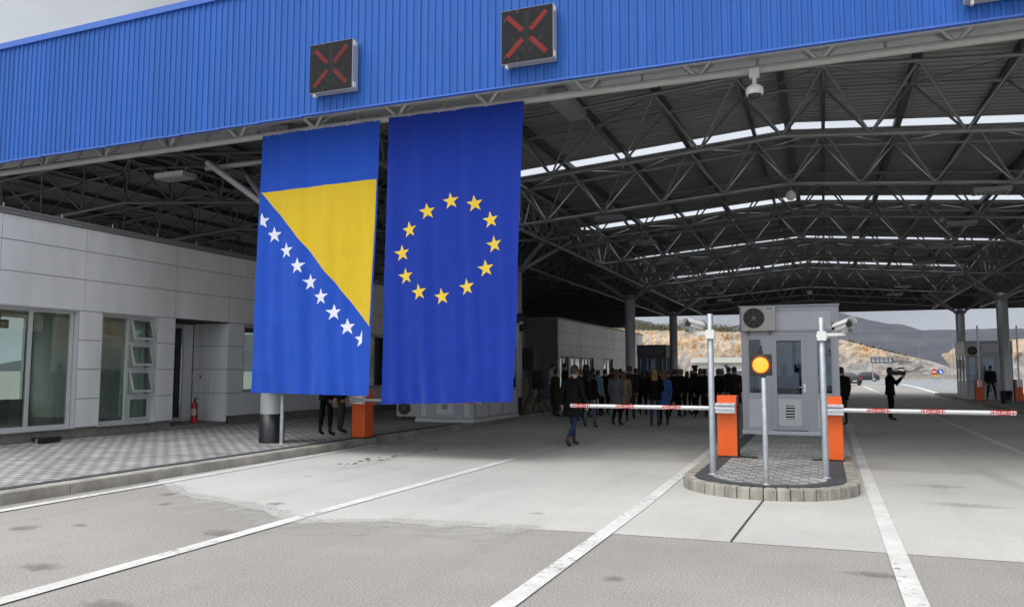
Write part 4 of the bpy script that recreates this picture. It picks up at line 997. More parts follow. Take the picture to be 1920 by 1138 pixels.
# thin white post with round sign on column
q = PY(967, 604, 25.5); t = thing('round_sign', 'round black sign with a small white mark on the column right of the starred flag', 'sign', (q.x+.1, 25.58, q.z))
b = MB(); b.lathe([(.31, 0), (.32, .01), (.32, .05), (.30, .06)], 32, axis='Y'); b.build('disc', BLACK, t, False)
b = MB(); b.box(.02, .07, -.004, 0, -.06, .02); b.box(.09, .14, -.004, 0, -.06, .02); b.build('mark', WHITE, t, False)
# ================================================================== FAR GROUND, CLIFF, MOUNTAINS
sheet('far_road', [(8, 74), (20, 82), (46, 150), (60, 176), (5, 176), (4.6, 120)], .004, ROADF)
strip('road_marking', [tuple(G(px, py)[:2]) for px, py in ((1690, 720), (1722, 727), (1750, 735), (1768, 742))], .5, .014, PAINT, 21)
strip('road_marking', [tuple(G(px, py)[:2]) for px, py in ((1745, 742), (1768, 742), (1790, 742), (1830, 741))], 2.2, .010, PAINT, 22)
strip('road_marking', [tuple(G(px, py)[:2]) for px, py in ((1630, 718), (1680, 716), (1790, 717))], .5, .012, PAINT, 23)
def cliff_mat():
    m, nt, b = nodes_of('cut rock face'); N = nt.nodes.new; l = nt.links.new
    t = N('ShaderNodeTexCoord')
    def nz(sc, det, vec, rough=.65):
        n = N('ShaderNodeTexNoise'); n.inputs['Scale'].default_value = sc; n.inputs['Detail'].default_value = det; n.inputs['Roughness'].default_value = rough; n.inputs['Distortion'].default_value = .6; l(vec, n.inputs['Vector']); return n.outputs[0]
    mp = N('ShaderNodeMapping'); mp.inputs['Scale'].default_value = (.20, .20, .075); mp.inputs['Rotation'].default_value = (0, math.radians(20), 0); l(t.outputs['Object'], mp.inputs[0])
    r1 = N('ShaderNodeValToRGB'); cr = r1.color_ramp; cr.elements[0].position = .30; cr.elements[0].color = (.22, .21, .20, 1); cr.elements[1].position = .68; cr.elements[1].color = (.80, .74, .62, 1)
    e = cr.elements.new(.40); e.color = (.54, .30, .13, 1); e = cr.elements.new(.47); e.color = (.74, .55, .36, 1); e = cr.elements.new(.54); e.color = (.44, .42, .39, 1); e = cr.elements.new(.60); e.color = (.66, .44, .24, 1)
    l(nz(2.2, 8, mp.outputs[0], .7), r1.inputs[0])
    r2 = N('ShaderNodeMapRange'); r2.inputs[1].default_value = .35; r2.inputs[2].default_value = .7; r2.inputs[3].default_value = .5; r2.inputs[4].default_value = 1.25
    l(nz(.5, 8, t.outputs['Object'], .75), r2.inputs[0])
    sz = N('ShaderNodeSeparateXYZ'); l(t.outputs['Object'], sz.inputs[0])
    za = N('ShaderNodeMath'); za.operation = 'MULTIPLY_ADD'; za.inputs[1].default_value = 9; l(nz(.16, 5, t.outputs['Object']), za.inputs[0]); l(sz.outputs[2], za.inputs[2])
    zr = N('ShaderNodeMapRange'); zr.inputs[1].default_value = 10.5; zr.inputs[2].default_value = 7.5; zr.inputs[3].default_value = 0; zr.inputs[4].default_value = .75; l(za.outputs[0], zr.inputs[0])
    gm = N('ShaderNodeMix'); gm.data_type = 'RGBA'; gm.inputs[7].default_value = (.36, .36, .365, 1); l(zr.outputs[0], gm.inputs[0]); l(r1.outputs[0], gm.inputs[6])
    s = N('ShaderNodeVectorMath'); s.operation = 'SCALE'; l(gm.outputs[2], s.inputs[0]); l(r2.outputs[0], s.inputs['Scale']); l(s.outputs[0], b.inputs['Base Color'])
    b.inputs['Roughness'].default_value = .95; b.inputs['Specular IOR Level'].default_value = .1
    bp = N('ShaderNodeBump'); bp.inputs['Strength'].default_value = 1; bp.inputs['Distance'].default_value = .5; l(nz(.9, 8, t.outputs['Object'], .75), bp.inputs['Height']); l(bp.outputs[0], b.inputs['Normal'])
    return m
def interp(pts, x):
    if x <= pts[0][0]: return pts[0][1]
    for (a, c), (d, e) in zip(pts[:-1], pts[1:]):
        if a <= x <= d: return c+(e-c)*(x-a)/(d-a)
    return pts[-1][1]
CY = 186
cp = [(-140, 14.0)] + [(PY(px, py, CY+5).x, PY(px, py, CY+5).z) for px, py in ((1120, 621), (1200, 622), (1300, 624), (1400, 628), (1500, 632), (1573, 640), (1600, 645), (1640, 655), (1700, 668), (1750, 682), (1785, 694))]
xe_ = cp[-1][0]; cp += [(xe_+6, .3), (xe_+9, .4), (xe_+12, 5.4), (xe_+20, 7.5), (xe_+60, 11), (160, 12)]
b = MB(); nx = 330; prof = [(0, 0), (.5, .12), (1.0, .26), (1.4, .40), (1.8, .54), (3.4, .56), (3.9, .66), (4.4, .78), (5.0, .9), (5.4, 1.0), (9, 1.06), (20, 1.15), (60, 1.3), (140, 1.3)]
def cl(u, v):
    x = -140+300*u; k = min(len(prof)-1, int(round(v*(len(prof)-1)))); dy, hz = prof[k]; h = interp(cp, x)
    y = CY+dy*(.4+h/12); z = h*hz
    if 0 < k < 10:
        q = Vector((x*.16, z*.22, k*.1)); y += 1.7*noise.fractal(q, 1, 2, 4)+.7*noise.noise((x*.9, z*.7, 4)); z += .35*noise.noise((x*.5, k*.8, 2))
    elif k >= 10: z += .8*noise.noise((x*.1, y*.1, 1))
    return (x, y, max(-.2, z))
b.grid(nx, len(prof)-1, cl, smooth=False); o = struct(b.build('cliff', cliff_mat(), recalc=False))
b = MB()  # unseen right-hand cliff, added to dim sky reflections in the left windows
def cl2(u, v):
    y = -40+230*u; k = int(round(v*8)); h = 13*min(1, .5+u)
    return (74+[0, 1, 2, 3, 6, 7, 8, 20, 120][k]+1.5*noise.fractal((y*.15, k*.5, 7), 1, 2, 4), y, max(-.2, h*[0, .2, .4, .55, .57, .75, 1, 1.1, 1.2][k]+.4*noise.noise((y*.3, k, 2))))
b.grid(120, 8, cl2, smooth=False); struct(b.build('cliff', MATS['cut rock face'], recalc=False))
def mountain(name, Y, pxs, depth, seed, m):
    top = [(PY(px, py, Y).x, PY(px, py, Y).z) for px, py in pxs]; x0, x1 = top[0][0]-900, top[-1][0]+900; b = MB()
    def f(u, v):
        x = x0+(x1-x0)*u; h = interp(top, x) if x >= top[0][0] else top[0][1]
        y = Y-depth*(1-v); s = v**1.25
        n = noise.fractal((x*.006+seed, y*.006, 0), 1, 2, 6)
        z = h*s + n*22*s*(1-v)*1.8 + noise.noise((x*.05, y*.05, seed))*2.2*s
        return (x, y, max(-3, z))
    b.grid(260, 40, f); return struct(b.build(name, m, recalc=False))
MTN = mat('scrub mountain', (.060, .063, .080), .95, vscale=.022, var=.1, col2=(.105, .105, .118), bump=1, bscale=.05, spec=.05)
mountain('mountain', 1500, ((1000, 640), (1300, 625), (1400, 606), (1500, 588), (1560, 584), (1600, 592), (1625, 599), (1650, 605), (1685, 607), (1705, 612), (1730, 620), (1755, 628), (1772, 624), (1790, 622), (1805, 623), (1830, 629), (1862, 636), (1920, 643), (2050, 652)), 500, 3.0, MTN)
mountain('hill', 1200, ((1060, 616), (1120, 608), (1160, 604), (1190, 599), (1203, 600), (1225, 607), (1260, 616), (1330, 625)), 350, 8.0, MTN)
# greenery along the cliff top, reads as one mass from here
LEAF = mat('scrub leaves', (.050, .065, .028), .8, var=.1, vscale=.6, col2=(.13, .12, .05), spec=.1)
b = MB(); rnd = random.Random(4)
for i in range(620):
    u = rnd.random(); px = 1105+310*u if i < 520 else 1560+200*rnd.random(); yy = CY+8+rnd.random()*16
    q = PY(px, 640, yy); base = interp(cp, q.x)*1.08; hh = (rnd.uniform(.9, 2.6) if i < 520 else rnd.uniform(.2, .6)); hh *= .7+.6*max(0, noise.noise((q.x*.12, 3, 0))+.4)
    c0 = Vector((q.x, yy, base))
    for k in range(26):
        d = Vector((rnd.gauss(0, .42), rnd.gauss(0, .42), rnd.random())); c = c0+Vector((d.x*hh*.8*(1.2-d.z), d.y*hh*.8, d.z*hh)); s = rnd.uniform(.08, .2)
        a = Vector((rnd.uniform(-1, 1), rnd.uniform(-1, 1), rnd.uniform(-1, 1))).normalized(); e1 = a.orthogonal().normalized(); e2 = a.cross(e1)
        b.add([c-e1*s, c+e2*s*.6, c+e1*s, c-e2*s*.6], [(0, 1, 2, 3)])
tag(b.build('scrub', LEAF, recalc=False), 'low green scrub and small pines along the top of the rock cut', kind='stuff')
# mesh fence on the cliff top
t = thing('mesh_fence', 'thin wire fence along the top edge of the rock cut', 'fence', (-35, CY+7, 9))
b = MB()
for i in range(34):
    q = PY(1120+8.3*i, 640, CY+6.5); z = interp(cp, q.x)*1.04; b.tube((q.x, CY+6.5, z), (q.x, CY+6.5, z+1.5), .03, 5)
b.build('fence_posts', mat('weathered mast', (.24, .25, .26), .6, .3), t)
# ---- low white building, far
p0, p1 = PY(1296, 669, 112), PY(1394, 676, 112)
t = thing('low_building', 'low white flat-roofed building far behind the crowd', 'building', ((p0.x+p1.x)/2, 112, 0))
hw = (p1.x-p0.x)/2
b = MB(); b.box(-hw+.5, hw-.3, 0, 7, 0, 2.75); b.build('wall', mat('cream render', (.50, .50, .46), .8, var=.05), t, False)
b = MB(); b.box(-hw, hw, -.6, 7.6, 2.75, 3.45); b.build('roof', mat('pale roof edge', (.56, .56, .50), .7), t, False)
for x in (-1.6, .4, 2.0):
    f = MB(); f.box(x-.55, x+.55, -.04, .0, .9, 2.1); w_ = f.build('window', FRAME, t, False); g = MB(); g.box(x-.45, x+.45, -.05, -.042, 1.0, 2.0); g.build('pane', mat('dark far glass', (.05, .06, .07), .1), w_, False)
b = MB(); b.sphere((1.2, -.3, 2.3), .22, n=12); b.build('wall_lamp', BLACK, t, False)
# ---- far guard wall at the foot of the cliff
b = MB(); b.box(4, 33, 179, 179.4, 0, .8); t = thing('guard_wall', 'low concrete guard wall at the foot of the rock cut', 'wall', (18, 179, 0)); b.build('wall', KERB, t)
b = MB(); b.box(3.9, 33.1, 178.95, 179.45, .8, .92); b.build('wall_cap', KERB, t)
# ---- lamp posts
def lamp_post(px, ptop, pbot, Y, label, r=.055, arm=1):
    a, c = PY(px, ptop, Y), PY(px, pbot, Y); z0 = 0 if Y < 178 else max(0, c.z-1)
    t = thing('street_lamp', label, 'street lamp', (a.x, Y, z0))
    b = MB(); b.tube((0, 0, 0), (0, 0, a.z-z0), r, 8, r*.6); b.build('pole', mat('weathered mast', (.24, .25, .26), .6, .3), t, False)
    b = MB(); b.tube((0, 0, a.z-z0-.1), (arm*.65, 0, a.z-z0+.05), .035, 6); b.box(min(arm*.6, arm*1.0), max(arm*.6, arm*1.0), -.09, .09, a.z-z0, a.z-z0+.12); b.build('lamp_head', mat('weathered mast', (.24, .25, .26), .6, .3), t, False)
for a in ((1611, 621, 665, 188, 'thin street lamp on the cliff just right of the central booth'), (1661, 628, 668, 189, 'thin street lamp on the cliff above the gantry sign'), (1724, 645, 680, 187, 'short street lamp at the cliff right of the gantry sign'), (1785, 627, 705, 150, 'tall street lamp left of the right booth'), (1779, 650, 705, 170, 'second street lamp left of the right booth, lower and thinner'), (1373, 618, 700, 140, 'street lamp before the cliff left of the central booth'), (1230, 622, 690, 120, 'street lamp rising behind the dark booth'), (1328, 560, 700, 90, 'near tall street lamp behind the left island post')): lamp_post(*a)
# ---- gantry board and road signs
q = PY(1654, 675, 128); t = thing('message_board', 'black road message board with pale fields in front of the rock cut', 'sign', (q.x, 128, 0))
b = MB(); b.box(-1.5, 1.5, 0, .25, q.z-.42, q.z+.42); b.build('board', BLACK, t, False, .02)
b = MB()
for i in range(5):
    for j, (za, zc_) in enumerate(((.14, .30), (-.28, .02))):
        b.box(-1.38+i*.56, -1.38+i*.56+.44, -.012, 0, q.z+za, q.z+zc_)
b.build('pale_fields', mat('board fields', (.38, .40, .42), .5), t, False)
b = MB()
for x in (-1.3, 1.3): b.tube((x, .15, 0), (x, .15, q.z-.4), .07, 8)
b.build('legs', GALV, t, False)
def disc_sign(px, py, Y, r, m, label, mark):
    q = PY(px, py, Y); t = thing('road_sign', label, 'road sign', (q.x, Y, 0))
    b = MB(); b.tube((0, .05, 0), (0, .05, q.z+r), .035, 8); b.build('pole', GALV, t, False)
    b = MB(); b.lathe([(r, -.01), (r, .012)], 26, (0, 0, q.z), axis='Y'); b.build('disc', m, t, False)
    b = MB()
    if mark == 'bar': b.box(-r*.7, r*.7, -.02, -.011, q.z-r*.18, q.z+r*.18)
    else: b.prism([(-.08, .25), (.08, .25), (.08, -.02), (.22, .06), (.22, -.2), (-.04, -.3), (.05, -.14), (-.08, -.06)], lambda u, v, d: (u*r/.4, d, q.z+v*r/.4), -.02, -.011)
    b.build('symbol', WHITE, t, False)
disc_sign(1752, 697, 128, .42, RED, 'round red no entry sign with a white bar before the rock cut', 'bar')
disc_sign(1763, 697, 128, .42, mat('sign blue', (.02, .10, .45), .4), 'round blue direction sign with a white arrow beside the red sign', 'arrow')
q = PY(1757, 704, 127.5); t = thing('road_sign', 'small yellow plate below the red and blue signs', 'road sign', (q.x, 127.5, 0))
b = MB(); b.box(-.38, .38, 0, .03, q.z-.18, q.z+.14); b.build('plate', mat('sign yellow', (.62, .42, .02), .5), t, False, .005)
b = MB(); b.tube((0, .05, 0), (0, .05, q.z), .03, 8); b.build('pole', GALV, t, False)
b = MB(); b.prism([(-.15, -.05), (.15, -.05), (.15, .0), (0, .08), (-.15, 0)], lambda u, v, d: (u, d, q.z+v), -.008, -.001); b.build('symbol', BLACK, t, False)
# ---- cars
CARG = mat('car glass', (.03, .035, .04), .06)
def car(label, loc, rz, paint, L=4.1, Wd=1.72, H=1.5, kind='hatch', group='cars parked beyond the canopy'):
    t = thing('parked_car', label, 'car', loc, rz, group); h = L/2
    roof = [(-h, .62), (-h+.12, .82), (-h+.95, .98), (-h+1.65, H*.95), (-h+2.3, H), (h-.95, H*.97), (h-.35, H*.72), (h-.06, .95), (h, .6)] if kind == 'hatch' else [(-h, .60), (-h+.1, .78), (-h+1.15, .93), (-h+1.9, H*.94), (-h+2.4, H), (h-1.5, H*.96), (h-.75, 1.02), (h-.08, .98), (h, .6)]
    rings = []
    for x, zt in roof:
        belt = min(zt, .93); wt_ = Wd/2*(1-.22*max(0, (zt-belt)/(H-.93))); wb_ = Wd/2*(.93 if abs(x) > h-.15 else 1)
        rings.append([(x, -wb_*.96, .24), (x, -wb_, .5), (x, -wb_, belt), (x, -wt_*.97, zt-.03*(zt > belt)), (x, -wt_*.8, zt), (x, wt_*.8, zt), (x, wt_*.97, zt-.03*(zt > belt)), (x, wb_, belt), (x, wb_, .5), (x, wb_*.96, .24)])
    b = MB(); b.loft(rings); o = b.build('body', paint, t, False)
    for s in (-1, 1):
        g = MB()
        def side(x, z): return (x, s*(Wd/2*(1-.22*max(0, (z-.93)/(H-.93)))+.006), z)
        if kind == 'hatch': ps = [[(-h+1.15, .97), (-h+1.75, H*.9), (-h+2.25, H*.92), (-h+2.25, .97)], [(-h+2.33, .97), (-h+2.33, H*.92), (h-1.0, H*.9), (h-.75, .98)]]
        else: ps = [[(-h+1.4, .97), (-h+2.0, H*.9), (-h+2.4, H*.92), (-h+2.4, .97)], [(-h+2.48, .97), (-h+2.48, H*.92), (h-1.55, H*.9), (h-1.0, 1.0)]]
        for p in ps: g.add([side(*q_) for q_ in p], [(0, 1, 2, 3)])
        g.build('side_window', CARG, t, False, recalc=False)
    g = MB(); a, c = (roof[2], roof[3]); g.add([(a[0]+.08, -Wd*.42, a[1]+.075), (a[0]+.08, Wd*.42, a[1]+.075), (c[0]-.02, Wd*.36, c[1]+.01), (c[0]-.02, -Wd*.36, c[1]+.01)], [(0, 1, 2, 3)]); g.build('windscreen', CARG, t, False, recalc=False)
    g = MB(); a, c = (roof[5], roof[6]); g.add([(a[0]+.06, -Wd*.36, a[1]-.0), (a[0]+.06, Wd*.36, a[1]-.0), (c[0]+.01, Wd*.41, c[1]+.03), (c[0]+.01, -Wd*.41, c[1]+.03)], [(0, 1, 2, 3)]); g.build('rear_window', CARG, t, False, recalc=False)
    for x in (-h+.78, h-.75):
        for s in (-1, 1):
            b = MB(); b.lathe([(.16, -.1), (.30, -.11), (.315, -.08), (.315, .08), (.30, .11), (.16, .1)], 20, (x, s*(Wd/2-.1), .315), axis='Y'); wl = b.build('wheel', RUBBER, t, False)
            b = MB(); b.lathe([(.05, -.118), (.20, -.112), (.20, .112), (.05, .118)], 14, (x, s*(Wd/2-.1), .315), axis='Y'); b.build('rim', GALV, wl, False)
    for s in (-1, 1):
        b = MB(); b.box(h-.08, h+.012, s*Wd*.40-.16, s*Wd*.40+.16, .72, .92); b.build('tail_light', mat('tail light', (.5, .02, .02), .2), t, False, .02)
        b = MB(); b.box(-h-.012, -h+.12, s*Wd*.36-.18, s*Wd*.36+.18, .60, .74); b.build('headlight', mat('headlight', (.6, .62, .64), .15), t, False, .02)
    b = MB(); b.box(h-.01, h+.02, -.26, .26, .45, .56); b.build('number_plate', WHITE, t, False, .004)
    return t
q = G(1622, 715); car('dark grey hatchback parked side on before the rock cut', (q.x, q.y, 0), 0, mat('dark car paint', (.045, .05, .055), .25, .4))
q = G(1660, 714); car('red car parked half hidden behind the dark grey hatchback', (q.x-2.6, q.y+6, 0), 0, mat('red car paint', (.16, .02, .022), .3, .3))
q = G(1590, 722); car('dark saloon seen from behind just right of the central booth', (q.x-.1, q.y, 0), math.radians(-70), mat('black car paint', (.03, .032, .036), .25, .4), 4.5, 1.78, 1.45, 'saloon')
q = G(1384, 722); car('white car parked behind the crowd left of the central booth', (q.x, q.y, 0), math.radians(80), mat('white car paint', (.6, .62, .65), .25), 4.4, 1.8, 1.75)

# ================================================================== PEOPLE
SKIN = mat('skin', (.50, .29, .20), .55, var=.05)
def cloth(name, c): return mat(name, c, .85, var=.14, vscale=9, bump=.25, bscale=25, spec=.15)
EYE = mat('eye', (.02, .015, .012), .2)
def skel(pose):
    """joint positions of a 1.78 m person facing +Y"""
    J = dict(pel=(0, 0, .97), wai=(0, .0, 1.13), che=(0, -.005, 1.32), nec=(0, -.015, 1.475), hb=(0, .012, 1.585), ht=(0, .008, 1.685), nose=(0, .125, 1.60))
    J.update(clL=(-.10, -.01, 1.43), clR=(.10, -.01, 1.43), shL=(-.185, -.015, 1.415), shR=(.185, -.015, 1.415), hiL=(-.09, 0, .92), hiR=(.09, 0, .92))
    D = dict(elL=(-.235, -.03, 1.14), wrL=(-.235, .05, .90), haL=(-.232, .07, .82), elR=(.235, -.03, 1.14), wrR=(.235, .05, .90), haR=(.232, .07, .82),
             knL=(-.105, .015, .50), anL=(-.11, -.03, .09), toL=(-.125, .13, .035), knR=(.105, .015, .50), anR=(.11, -.03, .09), toR=(.125, .13, .035))
    if pose == 'clasp': D.update(elL=(-.245, .0, 1.14), wrL=(-.10, .20, 1.04), haL=(-.03, .24, 1.03), elR=(.245, 0, 1.14), wrR=(.10, .20, 1.05), haR=(.03, .24, 1.06))
    if pose == 'phone': D.update(elR=(.24, .06, 1.16), wrR=(.13, .26, 1.30), haR=(.10, .31, 1.36))
    if pose == 'wide': D.update(knL=(-.16, .01, .49), anL=(-.19, -.02, .09), toL=(-.22, .13, .035), knR=(.15, .0, .49), anR=(.18, -.04, .09), toR=(.21, .11, .035))
    if pose == 'lean': D.update(knL=(-.08, .05, .49), anL=(-.14, -.02, .09), toL=(-.17, .13, .035), knR=(.13, .03, .49), anR=(.13, -.04, .09), toR=(.19, .10, .035))
    if pose == 'walk':
        D.update(knL=(-.08, .12, .53), anL=(-.08, .14, .10), toL=(-.085, .30, .05), knR=(.07, -.02, .50), anR=(.055, -.27, .15), toR=(.06, -.15, .035), elL=(-.25, -.10, 1.15), wrL=(-.24, -.08, .91), haL=(-.235, -.05, .83), elR=(.25, .04, 1.15), wrR=(.23, .16, .95), haR=(.22, .20, .88))
        for k in ('che', 'nec', 'hb', 'ht', 'nose', 'clL', 'clR', 'shL', 'shR'): J[k] = (J[k][0], J[k][1]+.05*(J[k][2]-.97)/.5, J[k][2])
    if pose == 'film':
        D.update(elR=(.28, .12, 1.20), wrR=(.20, .30, 1.42), haR=(.16, .36, 1.49), elL=(-.22, .16, 1.18), wrL=(-.02, .34, 1.38), haL=(.05, .40, 1.44))
    J.update(D); return J
RAD = dict(pel=.135, wai=.125, che=.145, nec=.058, hb=.078, ht=.074, nose=.014, clL=.075, clR=.075, shL=.062, shR=.062, elL=.045, elR=.045, wrL=.030, wrR=.030, haL=.034, haR=.034, hiL=.095, hiR=.095, knL=.062, knR=.062, anL=.043, anR=.043, toL=.040, toR=.040)
BON = [('pel', 'wai'), ('wai', 'che'), ('che', 'nec'), ('nec', 'hb'), ('hb', 'ht'), ('hb', 'nose')]
for s in 'LR': BON += [('che', 'cl'+s), ('cl'+s, 'sh'+s), ('sh'+s, 'el'+s), ('el'+s, 'wr'+s), ('wr'+s, 'ha'+s), ('pel', 'hi'+s), ('hi'+s, 'kn'+s), ('kn'+s, 'an'+s), ('an'+s, 'to'+s)]
def body_mesh(pose):
    J = skel(pose); names = list(J); vs = [Vector(J[n]) for n in names]; rad = [RAD[n] for n in names]; ed = [(names.index(a), names.index(c)) for a, c in BON]
    for s in 'LR':                                              # four fingers and a thumb on each palm
        h, wv = Vector(J['ha'+s]), Vector(J['wr'+s]); d = (h-wv).normalized(); side = d.cross(Vector((0, 1, 0)) if abs(d.y) < .8 else Vector((1, 0, 0))).normalized(); nrm = d.cross(side)
        side = nrm if abs(d.z) > .6 else side; bend = side.cross(d)*(-1 if s == 'L' else 1)
        for k, ln in enumerate((.072, .08, .075, .058)):
            p = h+side*(-.03+.02*k)+d*.028; i = len(vs); vs += [p, p+d*ln*.55+bend*.006, p+d*ln+bend*.022]; rad += [.011, .009, .0075]; ed += [(names.index('ha'+s), i), (i, i+1), (i+1, i+2)]
        p = h-side*.04-d*.01; i = len(vs); vs += [p, p-side*.018+d*.035]; rad += [.012, .009]; ed += [(names.index('ha'+s), i), (i, i+1)]
    me = bpy.data.meshes.new('skeleton'); me.from_pydata(vs, ed, []); o = bpy.data.objects.new('skeleton', me); COL.objects.link(o)
    o.modifiers.new('skin', 'SKIN'); sv = me.skin_vertices[0].data
    for i, r in enumerate(rad): sv[i].radius = (r, r); sv[i].use_root = (i == 0)
    for n, (rx, ry) in dict(che=(.165, .115), pel=(.15, .115), wai=(.135, .105), hb=(.070, .088), ht=(.068, .085)).items(): sv[names.index(n)].radius = (rx, ry)
    ss = o.modifiers.new('sub', 'SUBSURF'); ss.levels = 1; ss.render_levels = 1
    dg = bpy.context.evaluated_depsgraph_get(); m2 = bpy.data.meshes.new_from_object(o.evaluated_get(dg)); bpy.data.objects.remove(o); bpy.data.meshes.remove(me)
    # add ears and eyes, then set zones: 0 skin, 1 top, 2 trousers, 3 shoes, 4 eye
    bm = bmesh.new(); bm.from_mesh(m2)
    zone = []
    for f in bm.faces:
        c = f.calc_center_median(); z = 1
        if c.z > 1.49 and abs(c.x) < .15: z = 0
        elif min((c-Vector(J['ha'+s])).length for s in 'LR') < .12: z = 0
        elif min(min((c-Vector(J['to'+s])).length, (c-Vector(J['an'+s])).length-.02) for s in 'LR') < .105: z = 3
        elif c.z < .99 and min((c-Vector(J['wr'+s])).length for s in 'LR') > .10 and min((c-Vector(J['el'+s])).length for s in 'LR') > .1: z = 2
        f.material_index = z; f.smooth = True
    hb = Vector(J['hb'])
    for dx, r, off, mi in ((-.078, .022, (0, .0, .02), 0), (.078, .022, (0, .0, .02), 0), (-.032, .010, (0, .083, .035), 4), (.032, .010, (0, .083, .035), 4)):
        k = bmesh.ops.create_icosphere(bm, subdivisions=1, radius=r, matrix=Matrix.Translation(hb+Vector((dx, off[1], off[2]))) @ Matrix.Diagonal((.5 if mi == 0 else 1, 1, 1.4 if mi == 0 else .7, 1)))
        for v in k['verts']:
            for f in v.link_faces: f.material_index = mi; f.smooth = True
    bm.to_mesh(m2); bm.free(); m2.name = 'body'; return m2, J
BODY = {}
def limb(b, pts, rads, n=10):
    rings = []
    pts = [Vector(p) for p in pts]
    for i, p in enumerate(pts):
        d = (pts[min(i+1, len(pts)-1)]-pts[max(0, i-1)]).normalized(); a = d.cross(Vector((0, 1, 0)) if abs(d.y) < .9 else Vector((1, 0, 0))).normalized(); c = d.cross(a)
        rings.append([p+(a*math.cos(2*math.pi*k/n)+c*math.sin(2*math.pi*k/n))*rads[i] for k in range(n)])
    b.loft(rings)
def person(label, px, Y, rz, h=1.75, coat=(.02, .02, .022), hem=.80, legs=(.02, .02, .025), shoes=(.012, .011, .01), hair=(.03, .022, .016), style='short', pose='stand', group='people gathered under the canopy', flare=1.0, X=None):
    if pose not in BODY: BODY[pose] = body_mesh(pose)
    src, J = BODY[pose]; x = PY(px, 700, Y).x if X is None else X
    z0 = PZ if (x < -9.83 or x > 7.35) else .004
    t = thing('person', label, 'person', (x, Y, z0), math.radians(rz), group); s = h/1.78
    key = lambda c: 'cloth %.3f %.3f %.3f' % c
    me = src.copy()
    cm = cloth(key(coat), coat)
    for m in (SKIN, cm, cloth(key(legs), legs), mat('shoe '+key(shoes), shoes, .45), EYE): me.materials.append(m)
    o = bpy.data.objects.new('body', me); COL.objects.link(o); o.parent = t; o.scale = (s, s, s)
    def fin(b, name, m): q = b.build(name, m, t, False); q.scale = (s, s, s)
    # jacket or coat: torso shell to the hem with sleeves and collar
    b = MB(); n = 18; rings = []; lean = Vector(J['che']).y-(-.005); sd_ = sum(map(ord, label))
    lv = [(hem, .205*flare, .155*flare), (hem+(1.0-hem)*.5, .19*(1+(flare-1)*.5), .15), (1.02, .178, .14), (1.14, .165, .132), (1.30, .19, .14), (1.40, .20, .125), (1.455, .14, .10), (1.50, .082, .078), (1.53, .078, .074)]
    for z, rx, ry in lv:
        r = []
        for k in range(n):
            a = 2*math.pi*k/n; w_ = 1+.035*noise.noise((math.cos(a)*2+sd_, math.sin(a)*2, z*5)); r.append((rx*w_*math.cos(a), ry*w_*math.sin(a)-.008+lean*max(0, (z-.97)/.35), z))
        rings.append(r)
    b.loft(rings, cap=True)
    for q in 'LR': limb(b, [Vector(J['cl'+q])+Vector((0, 0, .0)), J['sh'+q], (Vector(J['sh'+q])+Vector(J['el'+q]))/2, J['el'+q], (Vector(J['el'+q])+Vector(J['wr'+q]))/2, Vector(J['wr'+q])*.97+Vector(J['ha'+q])*.03], [.075, .083, .068, .060, .052, .047])
    fin(b, 'coat' if hem < .75 else 'jacket', cm)
    # hair
    b = MB(); c = Vector(J['ht']); n = 14; rings = []
    big = 1.35 if style == 'curly' else 1.0
    for j in range(8):
        th = math.pi*.5*j/7*1.22; rr = math.sin(th); zz = .088*math.cos(th)*big; r = []
        for k in range(n):
            a = 2*math.pi*k/n; front = max(0, math.sin(a)); low = max(0, j-4)/3
            w_ = 1+.10*noise.noise((math.cos(a)*3+sd_, math.sin(a)*3, j*.8)) if style != 'short' else 1+.04*noise.noise((math.cos(a)*3+sd_, math.sin(a)*3, j))
            r.append((c.x+.084*big*rr*w_*math.cos(a), c.y+(.100*big*rr*w_*math.sin(a))*(1-.35*front*low)-.004, c.z+zz+.01+.05*front*low-.085*low*(1-front)))
        rings.append(r)
    if style == 'long' or style == 'curly':
        for z, rx, ry, dy in ((1.60, .092, .075, -.045), (1.52, .098, .07, -.06), (1.43, .100, .06, -.075), (1.37, .07, .035, -.085)):
            rings.append([(c.x+rx*big*(1+.08*noise.noise((math.cos(2*math.pi*k/n)*4, z*9, sd_)))*math.cos(2*math.pi*k/n), c.y+dy+ry*math.sin(2*math.pi*k/n), z) for k in range(n)])
    b.loft(rings)
    if style == 'cap':
        b = MB(); b.lathe([(.095, 1.70), (.125, 1.76), (.12, 1.785), (.05, 1.80)], 18, (c.x, c.y-.005, 0)); b.prism([(-.08, .07), (.08, .07), (.06, .16), (-.06, .16)], lambda u, v, d: (u+c.x, v+c.y, d-(v-.07)*.25), 1.69, 1.70)
        b.sphere((c.x, c.y-.03, 1.64), .078, .085, .09); fin(b, 'cap', cloth(key((.012, .013, .02)), (.012, .013, .02)))
    else: fin(b, 'hair', mat('hair '+key(hair), hair, .6, var=.2, vscale=14, stretch=(4, 4, 1)))
    return t
DK, BK, JN, BR = (.010, .010, .011), (.005, .005, .006), (.05, .08, .14), (.05, .035, .02)
